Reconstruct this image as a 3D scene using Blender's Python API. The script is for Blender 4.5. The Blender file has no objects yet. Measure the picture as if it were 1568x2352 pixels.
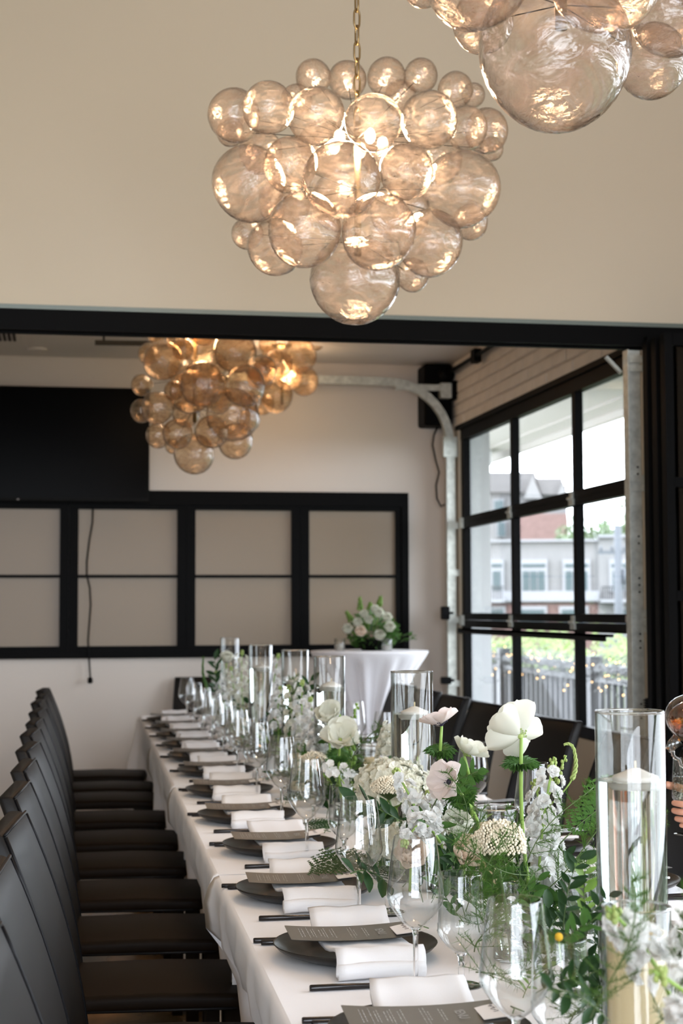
import bpy, math, random
from mathutils import Vector, Matrix, Quaternion
random.seed(7)
S = bpy.context.scene
COL = S.collection
PI = math.pi
R = math.radians

# ------------------------------------------------------------------ camera
FPX = 3600.0                                   # focal length in pixels of the 1568x2352 frame
YAW, PITCH, ROLL = 0.174586, 0.0620325, -0.0035314
CAMP = Vector((0, 0, 1.37))
cy_, sy_, cp_, sp_ = math.cos(YAW), math.sin(YAW), math.cos(PITCH), math.sin(PITCH)
FWD = Vector((sy_ * cp_, cy_ * cp_, sp_))
_rt = Vector((cy_, -sy_, 0))
_up = _rt.cross(FWD)
RGT = _rt * math.cos(ROLL) + _up * math.sin(ROLL)
UPV = RGT.cross(FWD)
cam = bpy.data.cameras.new('camera')
camo = bpy.data.objects.new('camera', cam)
COL.objects.link(camo)
camo.matrix_world = Matrix(((RGT.x, UPV.x, -FWD.x, CAMP.x), (RGT.y, UPV.y, -FWD.y, CAMP.y),
                            (RGT.z, UPV.z, -FWD.z, CAMP.z), (0, 0, 0, 1)))
cam.sensor_fit = 'VERTICAL'
cam.sensor_height = 36.0
cam.lens = FPX / 2352 * 36
cam.clip_start = 0.05
cam.clip_end = 500
cam.dof.use_dof = True
cam.dof.focus_distance = 3.0
cam.dof.aperture_fstop = 6.5
S.camera = camo

# ------------------------------------------------------------------ world, exposure
w = bpy.data.worlds.new('overcast')
S.world = w
w.use_nodes = True
bg = w.node_tree.nodes['Background']
bg.inputs[0].default_value = (0.87, 0.90, 1.0, 1)
bg.inputs[1].default_value = 6.5
S.view_settings.view_transform = 'Standard'
S.view_settings.look = 'None'
S.view_settings.gamma = 1
S.view_settings.use_curve_mapping = False
S.view_settings.exposure = .9
cy = S.cycles
cy.max_bounces = 14
cy.diffuse_bounces = 5
cy.glossy_bounces = 4
cy.transmission_bounces = 8
cy.transparent_max_bounces = 32
cy.caustics_reflective = False
cy.caustics_refractive = True
cy.blur_glossy = 1.0
cy.sample_clamp_indirect = 4.0
cy.use_adaptive_sampling = True
cy.adaptive_threshold = 0.02
cy.use_denoising = True


def portal(name, loc, rot, sx, sy):            # tells the renderer where the sky comes in through a window
    l = bpy.data.lights.new(name, 'AREA')
    l.shape = 'RECTANGLE'
    l.size, l.size_y = sx, sy
    l.cycles.is_portal = True
    o = bpy.data.objects.new(name, l)
    o.location, o.rotation_euler = loc, rot
    COL.objects.link(o)


# layout of the place
XW = 2.47        # inner face of right wall
XN = 3.05        # inner face of the near room's right wall
XL = -3.2        # left wall
YB = 9.968       # inner face of back wall
YP = 6.40        # partition between the two rooms
YF = -3.2        # wall behind the camera
ZC = 2.965       # ceiling of the far room
ZF = 4.5         # ceiling of the near room
TZ = 0.75        # table top
WIN_FAR = (6.50, 9.62, 0.80, 2.44)      # y0,y1,z0,z1 of the glazed garage door
WIN_NEAR = (-.4, 4.5, 0.10, 2.9)
portal('portal_far', (XW + .2, 8.06, 1.62), (0, R(90), 0), 1.64, 3.1)
portal('portal_near', (XN + .25, 2.0, 1.5), (0, R(90), 0), 2.84, 4.9)
portal('portal_behind', (-.2, YF - .25, 2.05), (R(90), 0, 0), 4.8, 3.5)  # sky through the added window behind the camera


def chandelier_lamp(loc, watts, size=.085):
    l = bpy.data.lights.new('chandelier_lamp', 'POINT')
    l.energy = watts
    l.color = (1.0, .73, .47)
    l.shadow_soft_size = size
    o = bpy.data.objects.new('chandelier_lamp', l)
    o.location = loc
    COL.objects.link(o)


def at(px, py, Y=None, X=None, Z=None):        # a point of the photograph taken to its true place in the room
    d = FWD + RGT * ((px - 784) / FPX) + UPV * ((1176 - py) / FPX)
    t = (Y - CAMP.y) / d.y if Y is not None else (X - CAMP.x) / d.x if X is not None else (Z - CAMP.z) / d.z
    return CAMP + d * t


def ppm(p):
    return FPX / (Vector(p) - CAMP).dot(FWD)


# ------------------------------------------------------------------ materials
def nt(name):
    m = bpy.data.materials.new(name)
    m.use_nodes = True
    n = m.node_tree
    return m, n, n.nodes['Principled BSDF'], n.nodes['Material Output']


def node(n, t, **kw):
    x = n.nodes.new(t)
    for k, v in kw.items():
        if k in ('inp',):
            for a, b in v.items():
                x.inputs[a].default_value = b
        else:
            setattr(x, k, v)
    return x


def pbr(name, col, rough=.5, metal=0, bump=0, bscale=200, vary=0, vscale=5, spec=.5, sheen=0, coat=0, stretch=None, trans=0):
    m, n, p, o = nt(name)
    p.inputs['Base Color'].default_value = (*col, 1)
    p.inputs['Roughness'].default_value = rough
    p.inputs['Metallic'].default_value = metal
    p.inputs['Specular IOR Level'].default_value = spec
    p.inputs['Sheen Weight'].default_value = sheen
    p.inputs['Coat Weight'].default_value = coat
    tc = node(n, 'ShaderNodeTexCoord')
    vec = tc.outputs['Object']
    if stretch:
        mp = node(n, 'ShaderNodeMapping')
        mp.inputs['Scale'].default_value = stretch
        n.links.new(vec, mp.inputs[0])
        vec = mp.outputs[0]
    if vary:
        t = node(n, 'ShaderNodeTexNoise', inp={'Scale': vscale, 'Detail': 4})
        n.links.new(vec, t.inputs['Vector'])
        r = node(n, 'ShaderNodeMapRange', inp={'From Min': .3, 'From Max': .7, 'To Min': 1 - vary, 'To Max': 1 + vary})
        n.links.new(t.outputs['Fac'], r.inputs['Value'])
        mx = node(n, 'ShaderNodeVectorMath', operation='SCALE')
        mx.inputs[0].default_value = col
        n.links.new(r.outputs[0], mx.inputs['Scale'])
        n.links.new(mx.outputs[0], p.inputs['Base Color'])
    if bump:
        t = node(n, 'ShaderNodeTexNoise', inp={'Scale': bscale, 'Detail': 3})
        n.links.new(vec, t.inputs['Vector'])
        b = node(n, 'ShaderNodeBump', inp={'Strength': bump, 'Distance': .002})
        n.links.new(t.outputs['Fac'], b.inputs['Height'])
        n.links.new(b.outputs[0], p.inputs['Normal'])
    if trans:                                   # thin leaf or petal: some light goes through
        t = node(n, 'ShaderNodeBsdfTranslucent')
        t.inputs[0].default_value = (*col, 1)
        ms = node(n, 'ShaderNodeMixShader', inp={0: trans})
        n.links.new(p.outputs[0], ms.inputs[1])
        n.links.new(t.outputs[0], ms.inputs[2])
        n.links.new(ms.outputs[0], o.inputs[0])
    return m


def emit(name, col, s):
    m, n, p, o = nt(name)
    e = node(n, 'ShaderNodeEmission')
    e.inputs[0].default_value = (*col, 1)
    e.inputs[1].default_value = s
    n.links.new(e.outputs[0], o.inputs[0])
    return m


def fresnel_both(n, ior=1.5):
    """fresnel of a thin sheet: the same from its two sides"""
    g = node(n, 'ShaderNodeNewGeometry')
    m = node(n, 'ShaderNodeMapRange', inp={'From Min': 0, 'From Max': 1, 'To Min': ior, 'To Max': 1 / ior})
    n.links.new(g.outputs['Backfacing'], m.inputs['Value'])
    f = node(n, 'ShaderNodeFresnel')
    n.links.new(m.outputs[0], f.inputs['IOR'])
    return f


def thin_glass(name, tint=(1, 1, 1), edge=(.62, .68, .66), refl=1.5, rough=.0, bump=0, bscale=6, base=0.0):
    m, n, p, o = nt(name)
    lw = node(n, 'ShaderNodeLayerWeight', inp={0: .5})
    fr = fresnel_both(n)
    mu = node(n, 'ShaderNodeMath', operation='MULTIPLY_ADD', use_clamp=True)
    mu.inputs[1].default_value = refl
    mu.inputs[2].default_value = base
    n.links.new(fr.outputs[0], mu.inputs[0])
    pw = node(n, 'ShaderNodeMath', operation='POWER')
    pw.inputs[1].default_value = 2.6
    n.links.new(lw.outputs['Facing'], pw.inputs[0])
    mc = node(n, 'ShaderNodeMix', data_type='RGBA')
    mc.inputs[6].default_value = (*tint, 1)
    mc.inputs[7].default_value = (*edge, 1)
    n.links.new(pw.outputs[0], mc.inputs[0])
    tr = node(n, 'ShaderNodeBsdfTransparent')
    n.links.new(mc.outputs[2], tr.inputs[0])
    gl = node(n, 'ShaderNodeBsdfGlossy', inp={'Roughness': rough})
    gl.inputs[0].default_value = (1, 1, 1, 1)
    ms = node(n, 'ShaderNodeMixShader')
    n.links.new(mu.outputs[0], ms.inputs[0])
    n.links.new(tr.outputs[0], ms.inputs[1])
    n.links.new(gl.outputs[0], ms.inputs[2])
    n.links.new(ms.outputs[0], o.inputs[0])
    if bump:
        tc = node(n, 'ShaderNodeTexCoord')
        t = node(n, 'ShaderNodeTexNoise', inp={'Scale': bscale, 'Detail': 2})
        n.links.new(tc.outputs['Object'], t.inputs['Vector'])
        b = node(n, 'ShaderNodeBump', inp={'Strength': bump, 'Distance': .01})
        n.links.new(t.outputs['Fac'], b.inputs['Height'])
        n.links.new(b.outputs[0], gl.inputs['Normal'])
        n.links.new(b.outputs[0], fr.inputs['Normal'])
    return m


def solid_glass(name, ior=1.45, col=(1, 1, 1)):
    m, n, p, o = nt(name)
    g = node(n, 'ShaderNodeBsdfGlass', inp={'IOR': ior, 'Roughness': 0})
    g.inputs[0].default_value = (*col, 1)
    n.links.new(g.outputs[0], o.inputs[0])
    return m


def bubble_glass(name, tint, amber):
    """blown glass with smoky swirls: mostly see-through, a milky amber veil, bright rim"""
    m, n, p, o = nt(name)
    tc = node(n, 'ShaderNodeTexCoord')
    oi = node(n, 'ShaderNodeObjectInfo')
    add = node(n, 'ShaderNodeVectorMath', operation='MULTIPLY_ADD')
    add.inputs[1].default_value = (1, 1, 1)
    cmb = node(n, 'ShaderNodeCombineXYZ')
    mul = node(n, 'ShaderNodeMath', operation='MULTIPLY')
    mul.inputs[1].default_value = 37.0
    n.links.new(oi.outputs['Random'], mul.inputs[0])
    n.links.new(mul.outputs[0], cmb.inputs[0])
    n.links.new(mul.outputs[0], cmb.inputs[2])
    n.links.new(tc.outputs['Object'], add.inputs[0])
    n.links.new(cmb.outputs[0], add.inputs[2])
    mp = node(n, 'ShaderNodeMapping')
    mp.inputs['Scale'].default_value = (1, 1, 2.2)
    n.links.new(add.outputs[0], mp.inputs[0])
    t = node(n, 'ShaderNodeTexNoise', inp={'Scale': 1.5, 'Detail': 5, 'Distortion': 1.6})
    n.links.new(mp.outputs[0], t.inputs['Vector'])
    veil = node(n, 'ShaderNodeMapRange', inp={'From Min': .46, 'From Max': .74, 'To Min': .03, 'To Max': .30})
    n.links.new(t.outputs['Fac'], veil.inputs['Value'])
    lw = node(n, 'ShaderNodeLayerWeight', inp={0: .5})
    pw = node(n, 'ShaderNodeMath', operation='POWER')
    pw.inputs[1].default_value = 3.0
    n.links.new(lw.outputs['Facing'], pw.inputs[0])
    mc = node(n, 'ShaderNodeMix', data_type='RGBA')
    smoke = node(n, 'ShaderNodeMix', data_type='RGBA')
    smoke.inputs[6].default_value = (*tint, 1)
    smoke.inputs[7].default_value = (tint[0] * .78, tint[1] * .70, tint[2] * .66, 1)
    sm = node(n, 'ShaderNodeMapRange', inp={'From Min': .42, 'From Max': .66})
    n.links.new(t.outputs['Fac'], sm.inputs['Value'])
    n.links.new(sm.outputs[0], smoke.inputs[0])
    n.links.new(smoke.outputs[2], mc.inputs[6])
    mc.inputs[7].default_value = (.09, .06, .045, 1)
    n.links.new(pw.outputs[0], mc.inputs[0])
    tr = node(n, 'ShaderNodeBsdfTransparent')
    n.links.new(mc.outputs[2], tr.inputs[0])
    bp = node(n, 'ShaderNodeBump', inp={'Strength': .16, 'Distance': .12})
    n.links.new(t.outputs['Fac'], bp.inputs['Height'])
    tl = node(n, 'ShaderNodeBsdfTranslucent')
    tl.inputs[0].default_value = (*amber, 1)
    df = node(n, 'ShaderNodeBsdfDiffuse')
    df.inputs[0].default_value = (*amber, 1)
    mv = node(n, 'ShaderNodeMixShader', inp={0: .35})
    n.links.new(tl.outputs[0], mv.inputs[1])
    n.links.new(df.outputs[0], mv.inputs[2])
    m1 = node(n, 'ShaderNodeMixShader')
    inv = node(n, 'ShaderNodeMath', operation='SUBTRACT')
    inv.inputs[0].default_value = 1.0
    n.links.new(pw.outputs[0], inv.inputs[1])
    vm = node(n, 'ShaderNodeMath', operation='MULTIPLY', use_clamp=True)
    n.links.new(veil.outputs[0], vm.inputs[0])
    n.links.new(inv.outputs[0], vm.inputs[1])
    n.links.new(vm.outputs[0], m1.inputs[0])
    n.links.new(tr.outputs[0], m1.inputs[1])
    n.links.new(mv.outputs[0], m1.inputs[2])
    gl = node(n, 'ShaderNodeBsdfGlossy', inp={'Roughness': .10})
    gl.inputs[0].default_value = (1, .97, .94, 1)
    n.links.new(bp.outputs[0], gl.inputs['Normal'])
    fr = fresnel_both(n)
    n.links.new(bp.outputs[0], fr.inputs['Normal'])
    fm = node(n, 'ShaderNodeMath', operation='MULTIPLY', use_clamp=True)
    fm.inputs[1].default_value = 1.5
    n.links.new(fr.outputs[0], fm.inputs[0])
    m2 = node(n, 'ShaderNodeMixShader')
    n.links.new(fm.outputs[0], m2.inputs[0])
    n.links.new(m1.outputs[0], m2.inputs[1])
    n.links.new(gl.outputs[0], m2.inputs[2])
    n.links.new(m2.outputs[0], o.inputs[0])
    return m


def floor_mat():
    m, n, p, o = nt('stained_concrete')
    tc = node(n, 'ShaderNodeTexCoord')
    t = node(n, 'ShaderNodeTexNoise', inp={'Scale': 2.3, 'Detail': 8, 'Distortion': .8})
    n.links.new(tc.outputs['Object'], t.inputs['Vector'])
    cr = node(n, 'ShaderNodeValToRGB')
    cr.color_ramp.elements[0].position = .32
    cr.color_ramp.elements[0].color = (.06, .06, .035, 1)
    cr.color_ramp.elements[1].position = .66
    cr.color_ramp.elements[1].color = (.46, .24, .10, 1)
    e = cr.color_ramp.elements.new(.48)
    e.color = (.22, .13, .06, 1)
    n.links.new(t.outputs['Fac'], cr.inputs[0])
    n.links.new(cr.outputs[0], p.inputs['Base Color'])
    p.inputs['Roughness'].default_value = .22
    return m


M = dict(
    wallf=pbr('tan_white_paint', (.60, .55, .50), .75, bump=.08, bscale=350),
    wall=pbr('lamp_warmed_paint', (.56, .495, .39), .75, bump=.08, bscale=350),  # tan paint; extra yellow stands in for dimmed chandelier warmth
    ceil=pbr('ceiling_paint', (.64, .60, .56), .8),
    brick=pbr('painted_brick', (.62, .56, .49), .6, bump=.4, bscale=60, vary=.04, vscale=9),
    mortar=pbr('painted_mortar', (.50, .45, .40), .8, bump=.4, bscale=90),
    floor=floor_mat(),
    blackm=pbr('black_steel', (.003, .003, .0032), .5, bump=.03, bscale=80, spec=.04),
    blackg=pbr('black_gloss', (.006, .006, .008), .22),
    screen=pbr('screen_glass', (.001, .001, .0012), .3, spec=.03),
    plastic=pbr('black_plastic', (.004, .004, .004), .5, spec=.06),
    alu=pbr('green_grey_metal', (.13, .155, .14), .4, metal=.3),
    galv=pbr('galvanised_steel', (.52, .54, .50), .42, metal=.5, vary=.2, vscale=30),
    brass=pbr('aged_brass', (.33, .23, .11), .35, metal=1.0),
    frost=pbr('frosted_glass', (.20, .147, .092), .42, bump=.03, bscale=300, spec=.6),
    leather=pbr('warm_tinged_black_leather', (.0085, .005, .0028), .52, bump=.03, bscale=420, spec=.08),  # seats and legs: brown of warm reflections put into the colour
    leatherb=pbr('sheen_black_leather', (.005, .0045, .0045), .48, bump=.06, bscale=380, spec=.22),  # same leather on the backs, glossier to carry window sheen
    piping=pbr('leather_piping', (.005, .005, .006), .42, spec=.15),
    cloth=pbr('white_tablecloth', (.86, .845, .86), .9, bump=.25, bscale=900, sheen=.1),
    spandex=pbr('white_stretch_cloth', (.80, .79, .82), .55, sheen=.2),
    linen=pbr('white_linen', (.73, .72, .73), .9, bump=.2, bscale=700, sheen=.1),
    plate=pbr('bronze_black_glaze', (.012, .010, .008), .30, bump=.05, bscale=100, spec=.4),
    menu=pbr('charcoal_card', (.10, .095, .085), .36, spec=.8),
    paper=pbr('white_card', (.80, .77, .76), .8),
    ink=pbr('silver_ink', (.42, .42, .42), .5),
    inkd=pbr('dark_ink', (.10, .09, .09), .6),
    cutlery=pbr('black_cutlery', (.012, .010, .011), .18, metal=.4, spec=.7),
    glass=thin_glass('clear_glass', (.985, .99, .985), (.34, .39, .38), refl=1.7, base=.01),
    stemglass=solid_glass('stem_glass', 1.45),
    vaseglass=thin_glass('vase_glass', (.98, .985, .98), (.30, .36, .34), refl=1.1, base=.0),
    water=solid_glass('water', 1.33, (.97, .99, .98)),
    pane=thin_glass('window_glass', (.95, .97, .965), (.92, .95, .94), refl=.45),
    dark_pane=thin_glass('dark_glass', (.30, .26, .21), (.2, .18, .15), refl=.6),  # panes tinted dark all over
    wax=pbr('white_wax', (.82, .79, .74), .5, trans=.3),
    ivory=pbr('ivory_wax', (.80, .70, .47), .5, trans=.35),
    wick=pbr('waxed_wick', (.55, .45, .28), .8),
    burnt=pbr('burnt_wick', (.03, .025, .02), .9),
    petal=pbr('white_petal', (.74, .74, .65), .6, trans=.4),
    petalw=pbr('pure_white_petal', (.76, .76, .74), .6, trans=.35),
    petalc=pbr('cream_petal', (.78, .77, .66), .6, trans=.4, vary=.08, vscale=40),
    blush=pbr('blush_petal', (.78, .70, .67), .6, trans=.4, vary=.10, vscale=50),
    rosep=pbr('pale_rose_petal', (.82, .71, .60), .6, trans=.4),
    seed=pbr('cream_bud', (.76, .69, .54), .7),
    budg=pbr('green_bud', (.36, .45, .14), .6, trans=.2),
    dark=pbr('dark_stamen', (.015, .01, .03), .6),
    stem=pbr('fresh_stem', (.27, .42, .09), .5, trans=.15),
    stemd=pbr('dark_stem', (.07, .12, .03), .6),
    leaf=pbr('mid_green_leaf', (.06, .145, .03), .5, spec=.25, trans=.25, vary=.25, vscale=18),
    leafd=pbr('deep_green_leaf', (.018, .052, .014), .5, spec=.2, trans=.15, vary=.3, vscale=18),
    leafl=pbr('light_green_leaf', (.17, .30, .05), .5, trans=.35, vary=.2, vscale=18),
    needle=pbr('asparagus_needles', (.065, .15, .022), .6, spec=.2, trans=.3),
    bub=bubble_glass('smoky_blown_glass', (.955, .915, .88), (.90, .79, .71)),
    bub_gold=bubble_glass('gold_lit_blown_glass_far', (.92, .83, .71), (.92, .74, .52)),  # same glass as the near globes, golden lamplight put into its colour
    bulb=emit('warm_bulb', (1, .78, .54), 4),
    fairy=emit('fairy_light', (1, .58, .26), 4.0),
    skin=pbr('skin', (.55, .27, .18), .5, bump=.1, bscale=300),
    jacket=pbr('dark_jacket', (.02, .02, .024), .85),
    hair=pbr('brown_hair', (.05, .03, .02), .6, bump=.5, bscale=60),
    wine=thin_glass('amber_wine', (.90, .55, .24), (.6, .28, .08), refl=1.0),
    bubbly=thin_glass('sparkling_wine', (.88, .87, .80), (.5, .5, .45), refl=1.2, bump=.3, bscale=160),
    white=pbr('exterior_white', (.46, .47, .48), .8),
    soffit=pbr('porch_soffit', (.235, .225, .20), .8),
    rail=pbr('dark_railing', (.012, .013, .015), .5),
    garl=pbr('garland_wire', (.04, .046, .046), .6),
    stone=pbr('pale_stone', (.15, .146, .146), .9, vary=.05, vscale=2),
    trimw=pbr('facade_trim', (.20, .20, .21), .8),
    winf=pbr('facade_window_glass', (.05, .07, .075), .4, spec=.2),
    redb=pbr('red_brick', (.135, .083, .075), .9, vary=.15, vscale=3),
    roof=pbr('grey_shingles', (.10, .095, .095), .9, vary=.1, vscale=2),
    pole=pbr('grey_pole', (.065, .072, .083), .7),
    bush=pbr('hedge_leaf', (.155, .205, .07), .6, trans=.3, vary=.35, vscale=1.2),
    bushd=pbr('tree_leaf', (.10, .145, .07), .6, trans=.3, vary=.35, vscale=.8),
    asphalt=pbr('asphalt', (.12, .12, .12), .9),
    grass=pbr('grass_ground', (.035, .055, .018), .9, vary=.3, vscale=3),
    deck=pbr('porch_concrete', (.32, .315, .30), .9),
    bark=pbr('bark', (.06, .05, .04), .9),
    sticker=pbr('grey_label', (.40, .37, .36), .7),
    wire=pbr('tan_wire', (.30, .20, .12), .6),
    redled=pbr('red_marker', (.35, .03, .04), .5),
)


# ------------------------------------------------------------------ mesh helpers
class MB:
    def __init__(s):
        s.v, s.f = [], []

    def add(s, vs, fs):
        b = len(s.v)
        s.v += [tuple(v) for v in vs]
        s.f += [tuple(i + b for i in f) for f in fs]
        return s

    def box(s, x0, x1, y0, y1, z0, z1):
        v = [(x, y, z) for z in (z0, z1) for y in (y0, y1) for x in (x0, x1)]
        return s.add(v, [(0, 2, 3, 1), (4, 5, 7, 6), (0, 1, 5, 4), (2, 6, 7, 3), (0, 4, 6, 2), (1, 3, 7, 5)])

    def obox(s, c, ax, ay, az):                 # box with half axes given as vectors
        c = Vector(c)
        v = [c + ax * i + ay * j + az * k for k in (-1, 1) for j in (-1, 1) for i in (-1, 1)]
        return s.add(v, [(0, 2, 3, 1), (4, 5, 7, 6), (0, 1, 5, 4), (2, 6, 7, 3), (0, 4, 6, 2), (1, 3, 7, 5)])

    def loft(s, secs, cap=True, closed=True):
        n = len(secs[0])
        b = len(s.v)
        for q in secs:
            s.v += [tuple(p) for p in q]
        for i in range(len(secs) - 1):
            for j in range(n if closed else n - 1):
                k = (j + 1) % n
                s.f.append((b + i * n + j, b + i * n + k, b + (i + 1) * n + k, b + (i + 1) * n + j))
        if cap:
            s.f.append(tuple(b + j for j in reversed(range(n))))
            s.f.append(tuple(b + (len(secs) - 1) * n + j for j in range(n)))
        return s

    def lathe(s, prof, n=24, o=(0, 0, 0), cap=False):
        secs = [[(o[0] + r * math.cos(2 * PI * j / n), o[1] + r * math.sin(2 * PI * j / n), o[2] + z) for j in range(n)]
                for r, z in prof]
        return s.loft(secs, cap)

    def tube(s, path, r, n=8, cap=True):
        P = [Vector(p) for p in path]
        rr = r if isinstance(r, (list, tuple)) else [r] * len(P)
        t0 = (P[1] - P[0]).normalized()
        a = t0.orthogonal().normalized()
        secs = []
        for i, p in enumerate(P):
            t = (P[min(i + 1, len(P) - 1)] - P[max(i - 1, 0)])
            t = t.normalized() if t.length > 1e-9 else t0
            a = (a - t * a.dot(t))
            a = a.normalized() if a.length > 1e-6 else t.orthogonal().normalized()
            b = t.cross(a)
            secs.append([p + (a * math.cos(2 * PI * j / n) + b * math.sin(2 * PI * j / n)) * rr[i] for j in range(n)])
        return s.loft(secs, cap)

    def sphere(s, c, r, nu=10, nv=6, sq=(1, 1, 1)):
        c = Vector(c)
        secs = []
        for i in range(nv + 1):
            a = -PI / 2 + PI * i / nv
            a = max(-PI / 2 + .05, min(PI / 2 - .05, a))
            secs.append([c + Vector((r * math.cos(a) * math.cos(2 * PI * j / nu) * sq[0], r * math.cos(a) * math.sin(2 * PI * j / nu) * sq[1],
                                     r * math.sin(a) * sq[2])) for j in range(nu)])
        return s.loft(secs)

    def grid(s, fn, nu, nv):
        b = len(s.v)
        for i in range(nv + 1):
            for j in range(nu + 1):
                s.v.append(tuple(fn(j / nu, i / nv)))
        for i in range(nv):
            for j in range(nu):
                q = b + i * (nu + 1) + j
                s.f.append((q, q + 1, q + nu + 2, q + nu + 1))
        return s

    def mesh(s, name, mat, smooth=True):
        m = bpy.data.meshes.new(name)
        m.from_pydata(s.v, [], s.f)
        if smooth:
            m.polygons.foreach_set('use_smooth', [True] * len(m.polygons))
        m.materials.append(M[mat] if isinstance(mat, str) else mat)
        m.update()
        return m

    def build(s, name, mat, parent=None, smooth=True, loc=None):
        return put(name, s.mesh(name, mat, smooth), parent, loc)


def put(name, mesh, parent=None, loc=None, mtx=None):
    o = bpy.data.objects.new(name, mesh)
    COL.objects.link(o)
    if parent is not None:
        o.parent = parent
    if mtx is not None:
        o.matrix_local = mtx
    elif loc is not None:
        o.location = loc
    return o


def tag(o, label=None, cat=None, group=None, kind=None):
    if label:
        o['label'] = label
    if cat:
        o['category'] = cat
    if group:
        o['group'] = group
    if kind:
        o['kind'] = kind
    return o


def thing(name, label, cat, loc=(0, 0, 0), rotz=0, group=None):
    o = bpy.data.objects.new(name, None)
    o.empty_display_size = .05
    o.location = loc
    o.rotation_euler = (0, 0, rotz)
    COL.objects.link(o)
    return tag(o, label, cat, group)


def struct(name, loc=(0, 0, 0)):
    o = bpy.data.objects.new(name, None)
    o.location = loc
    COL.objects.link(o)
    o['kind'] = 'structure'
    return o


def dup(root, loc, rotz=None, label=None, group=None):
    def cp(o, par):
        c = o.copy()
        COL.objects.link(c)
        if par is not None:
            c.parent = par
        for ch in list(o.children):
            cp(ch, c)
        return c
    r = cp(root, None)
    r.location = loc
    if rotz is not None:
        r.rotation_euler = (0, 0, rotz)
    if label:
        r['label'] = label
    if group:
        r['group'] = group
    return r


def rrect(w, h, r, n=3):                        # rounded rectangle outline, centred
    r = min(r, w / 2 - 1e-5, h / 2 - 1e-5)
    pts = []
    for cx, cy, a0 in ((w / 2 - r, h / 2 - r, 0), (-w / 2 + r, h / 2 - r, 90), (-w / 2 + r, -h / 2 + r, 180), (w / 2 - r, -h / 2 + r, 270)):
        for k in range(n + 1):
            a = R(a0 + 90 * k / n)
            pts.append((cx + r * math.cos(a), cy + r * math.sin(a)))
    return pts


def align(n, up=(0, 0, 1)):                     # rotation taking +Z to n
    return Vector((0, 0, 1)).rotation_difference(Vector(n).normalized()).to_matrix().to_4x4()


ORD = ['first', 'second', 'third', 'fourth', 'fifth', 'sixth', 'seventh', 'eighth', 'ninth', 'tenth', 'eleventh', 'twelfth',
       'thirteenth', 'fourteenth', 'fifteenth', 'sixteenth']

# ================================================================== THE ROOM
fl = MB().box(XL - .2, XN + .2, YF - .2, YB + .2, -.1, 0).build('floor', 'floor', smooth=False)
tag(fl, kind='structure')
c = MB().box(XL, XW + .2, YP + .1, YB + .2, ZC, ZC + .1).build('ceiling', 'ceil', smooth=False)
tag(c, kind='structure')
c = MB().box(XL, XN + .2, YF - .2, YP + .16, ZF, ZF + .1).build('ceiling', 'ceil', smooth=False)
tag(c, kind='structure')
tag(MB().box(XL - .2, XL, YF - .2, YB + .2, 0, ZF).build('wall_left', 'wall', smooth=False), kind='structure')
# back wall with the opening of the frosted service window
BX0, BX1, BZ0, BZ1 = -1.85, 2.194, 1.07, 2.124
m = MB()
m.box(XL, BX0, YB, YB + .2, 0, ZC).box(BX1, XW + .2, YB, YB + .2, 0, ZC)
m.box(BX0, BX1, YB, YB + .2, 0, BZ0).box(BX0, BX1, YB, YB + .2, BZ1, ZC).box(BX0, BX1, YB + .16, YB + .2, BZ0, BZ1)
tag(m.build('wall_back', 'wallf', smooth=False), kind='structure')
tag(MB().box(XL, XW, YB - .015, YB, 0, .10).build('baseboard_back', 'wall', smooth=False), kind='structure')
# header wall between the rooms, black track beam below it
tag(MB().box(XL, XN, YP, YP + .16, 2.60, ZF).box(XW - .006, XN, YP + .005, YP + .155, 0, 2.60).build('wall_middle', 'wall', smooth=False), kind='structure')
tag(MB().box(XL, XN, YP - .012, YP + .16, 2.586, 2.604).build('trim_1', 'alu', smooth=False), kind='structure')
b = MB().box(XL, XN, YP - .005, YP + .15, 2.512, 2.586).build('trim_2', 'blackm', smooth=False)
tag(b, kind='structure')
MB().box(XL, XN, YP - .022, YP - .004, 2.500, 2.5125).build('lip', 'blackm', b, smooth=False)
MB().box(XL, XW, YP + .03, YP + .05, 2.492, 2.512).build('guide_slot', 'blackm', b, smooth=False)

# wall behind the camera, with a wide unseen window added to brighten the rooms
m = MB()
m.box(XL, -2.6, YF - .2, YF, 0, ZF).box(2.2, XN + .2, YF - .2, YF, 0, ZF).box(-2.6, 2.2, YF - .2, YF, 0, .3).box(-2.6, 2.2, YF - .2, YF, 3.8, ZF)
tag(m.build('wall_front', 'wall', smooth=False), kind='structure')
wf = struct('added_window_3', (0, YF - .1, 0))
for x in (-2.56, -1.0, .6, 2.16):
    MB().box(x - .04, x + .04, -.05, .05, .3, 3.8).build('mullion', 'blackm', wf, smooth=False)
for z in (.34, 2.05, 3.76):
    MB().box(-2.6, 2.2, -.045, .045, z - .04, z + .04).build('transom', 'blackm', wf, smooth=False)
for x0, x1 in ((-2.52, -1.04), (-.96, .56), (.64, 2.12)):
    for z0, z1 in ((.38, 2.01), (2.09, 3.72)):
        MB().box(x0, x1, -.003, .003, z0, z1).build('pane', 'pane', wf, smooth=False)

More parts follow.
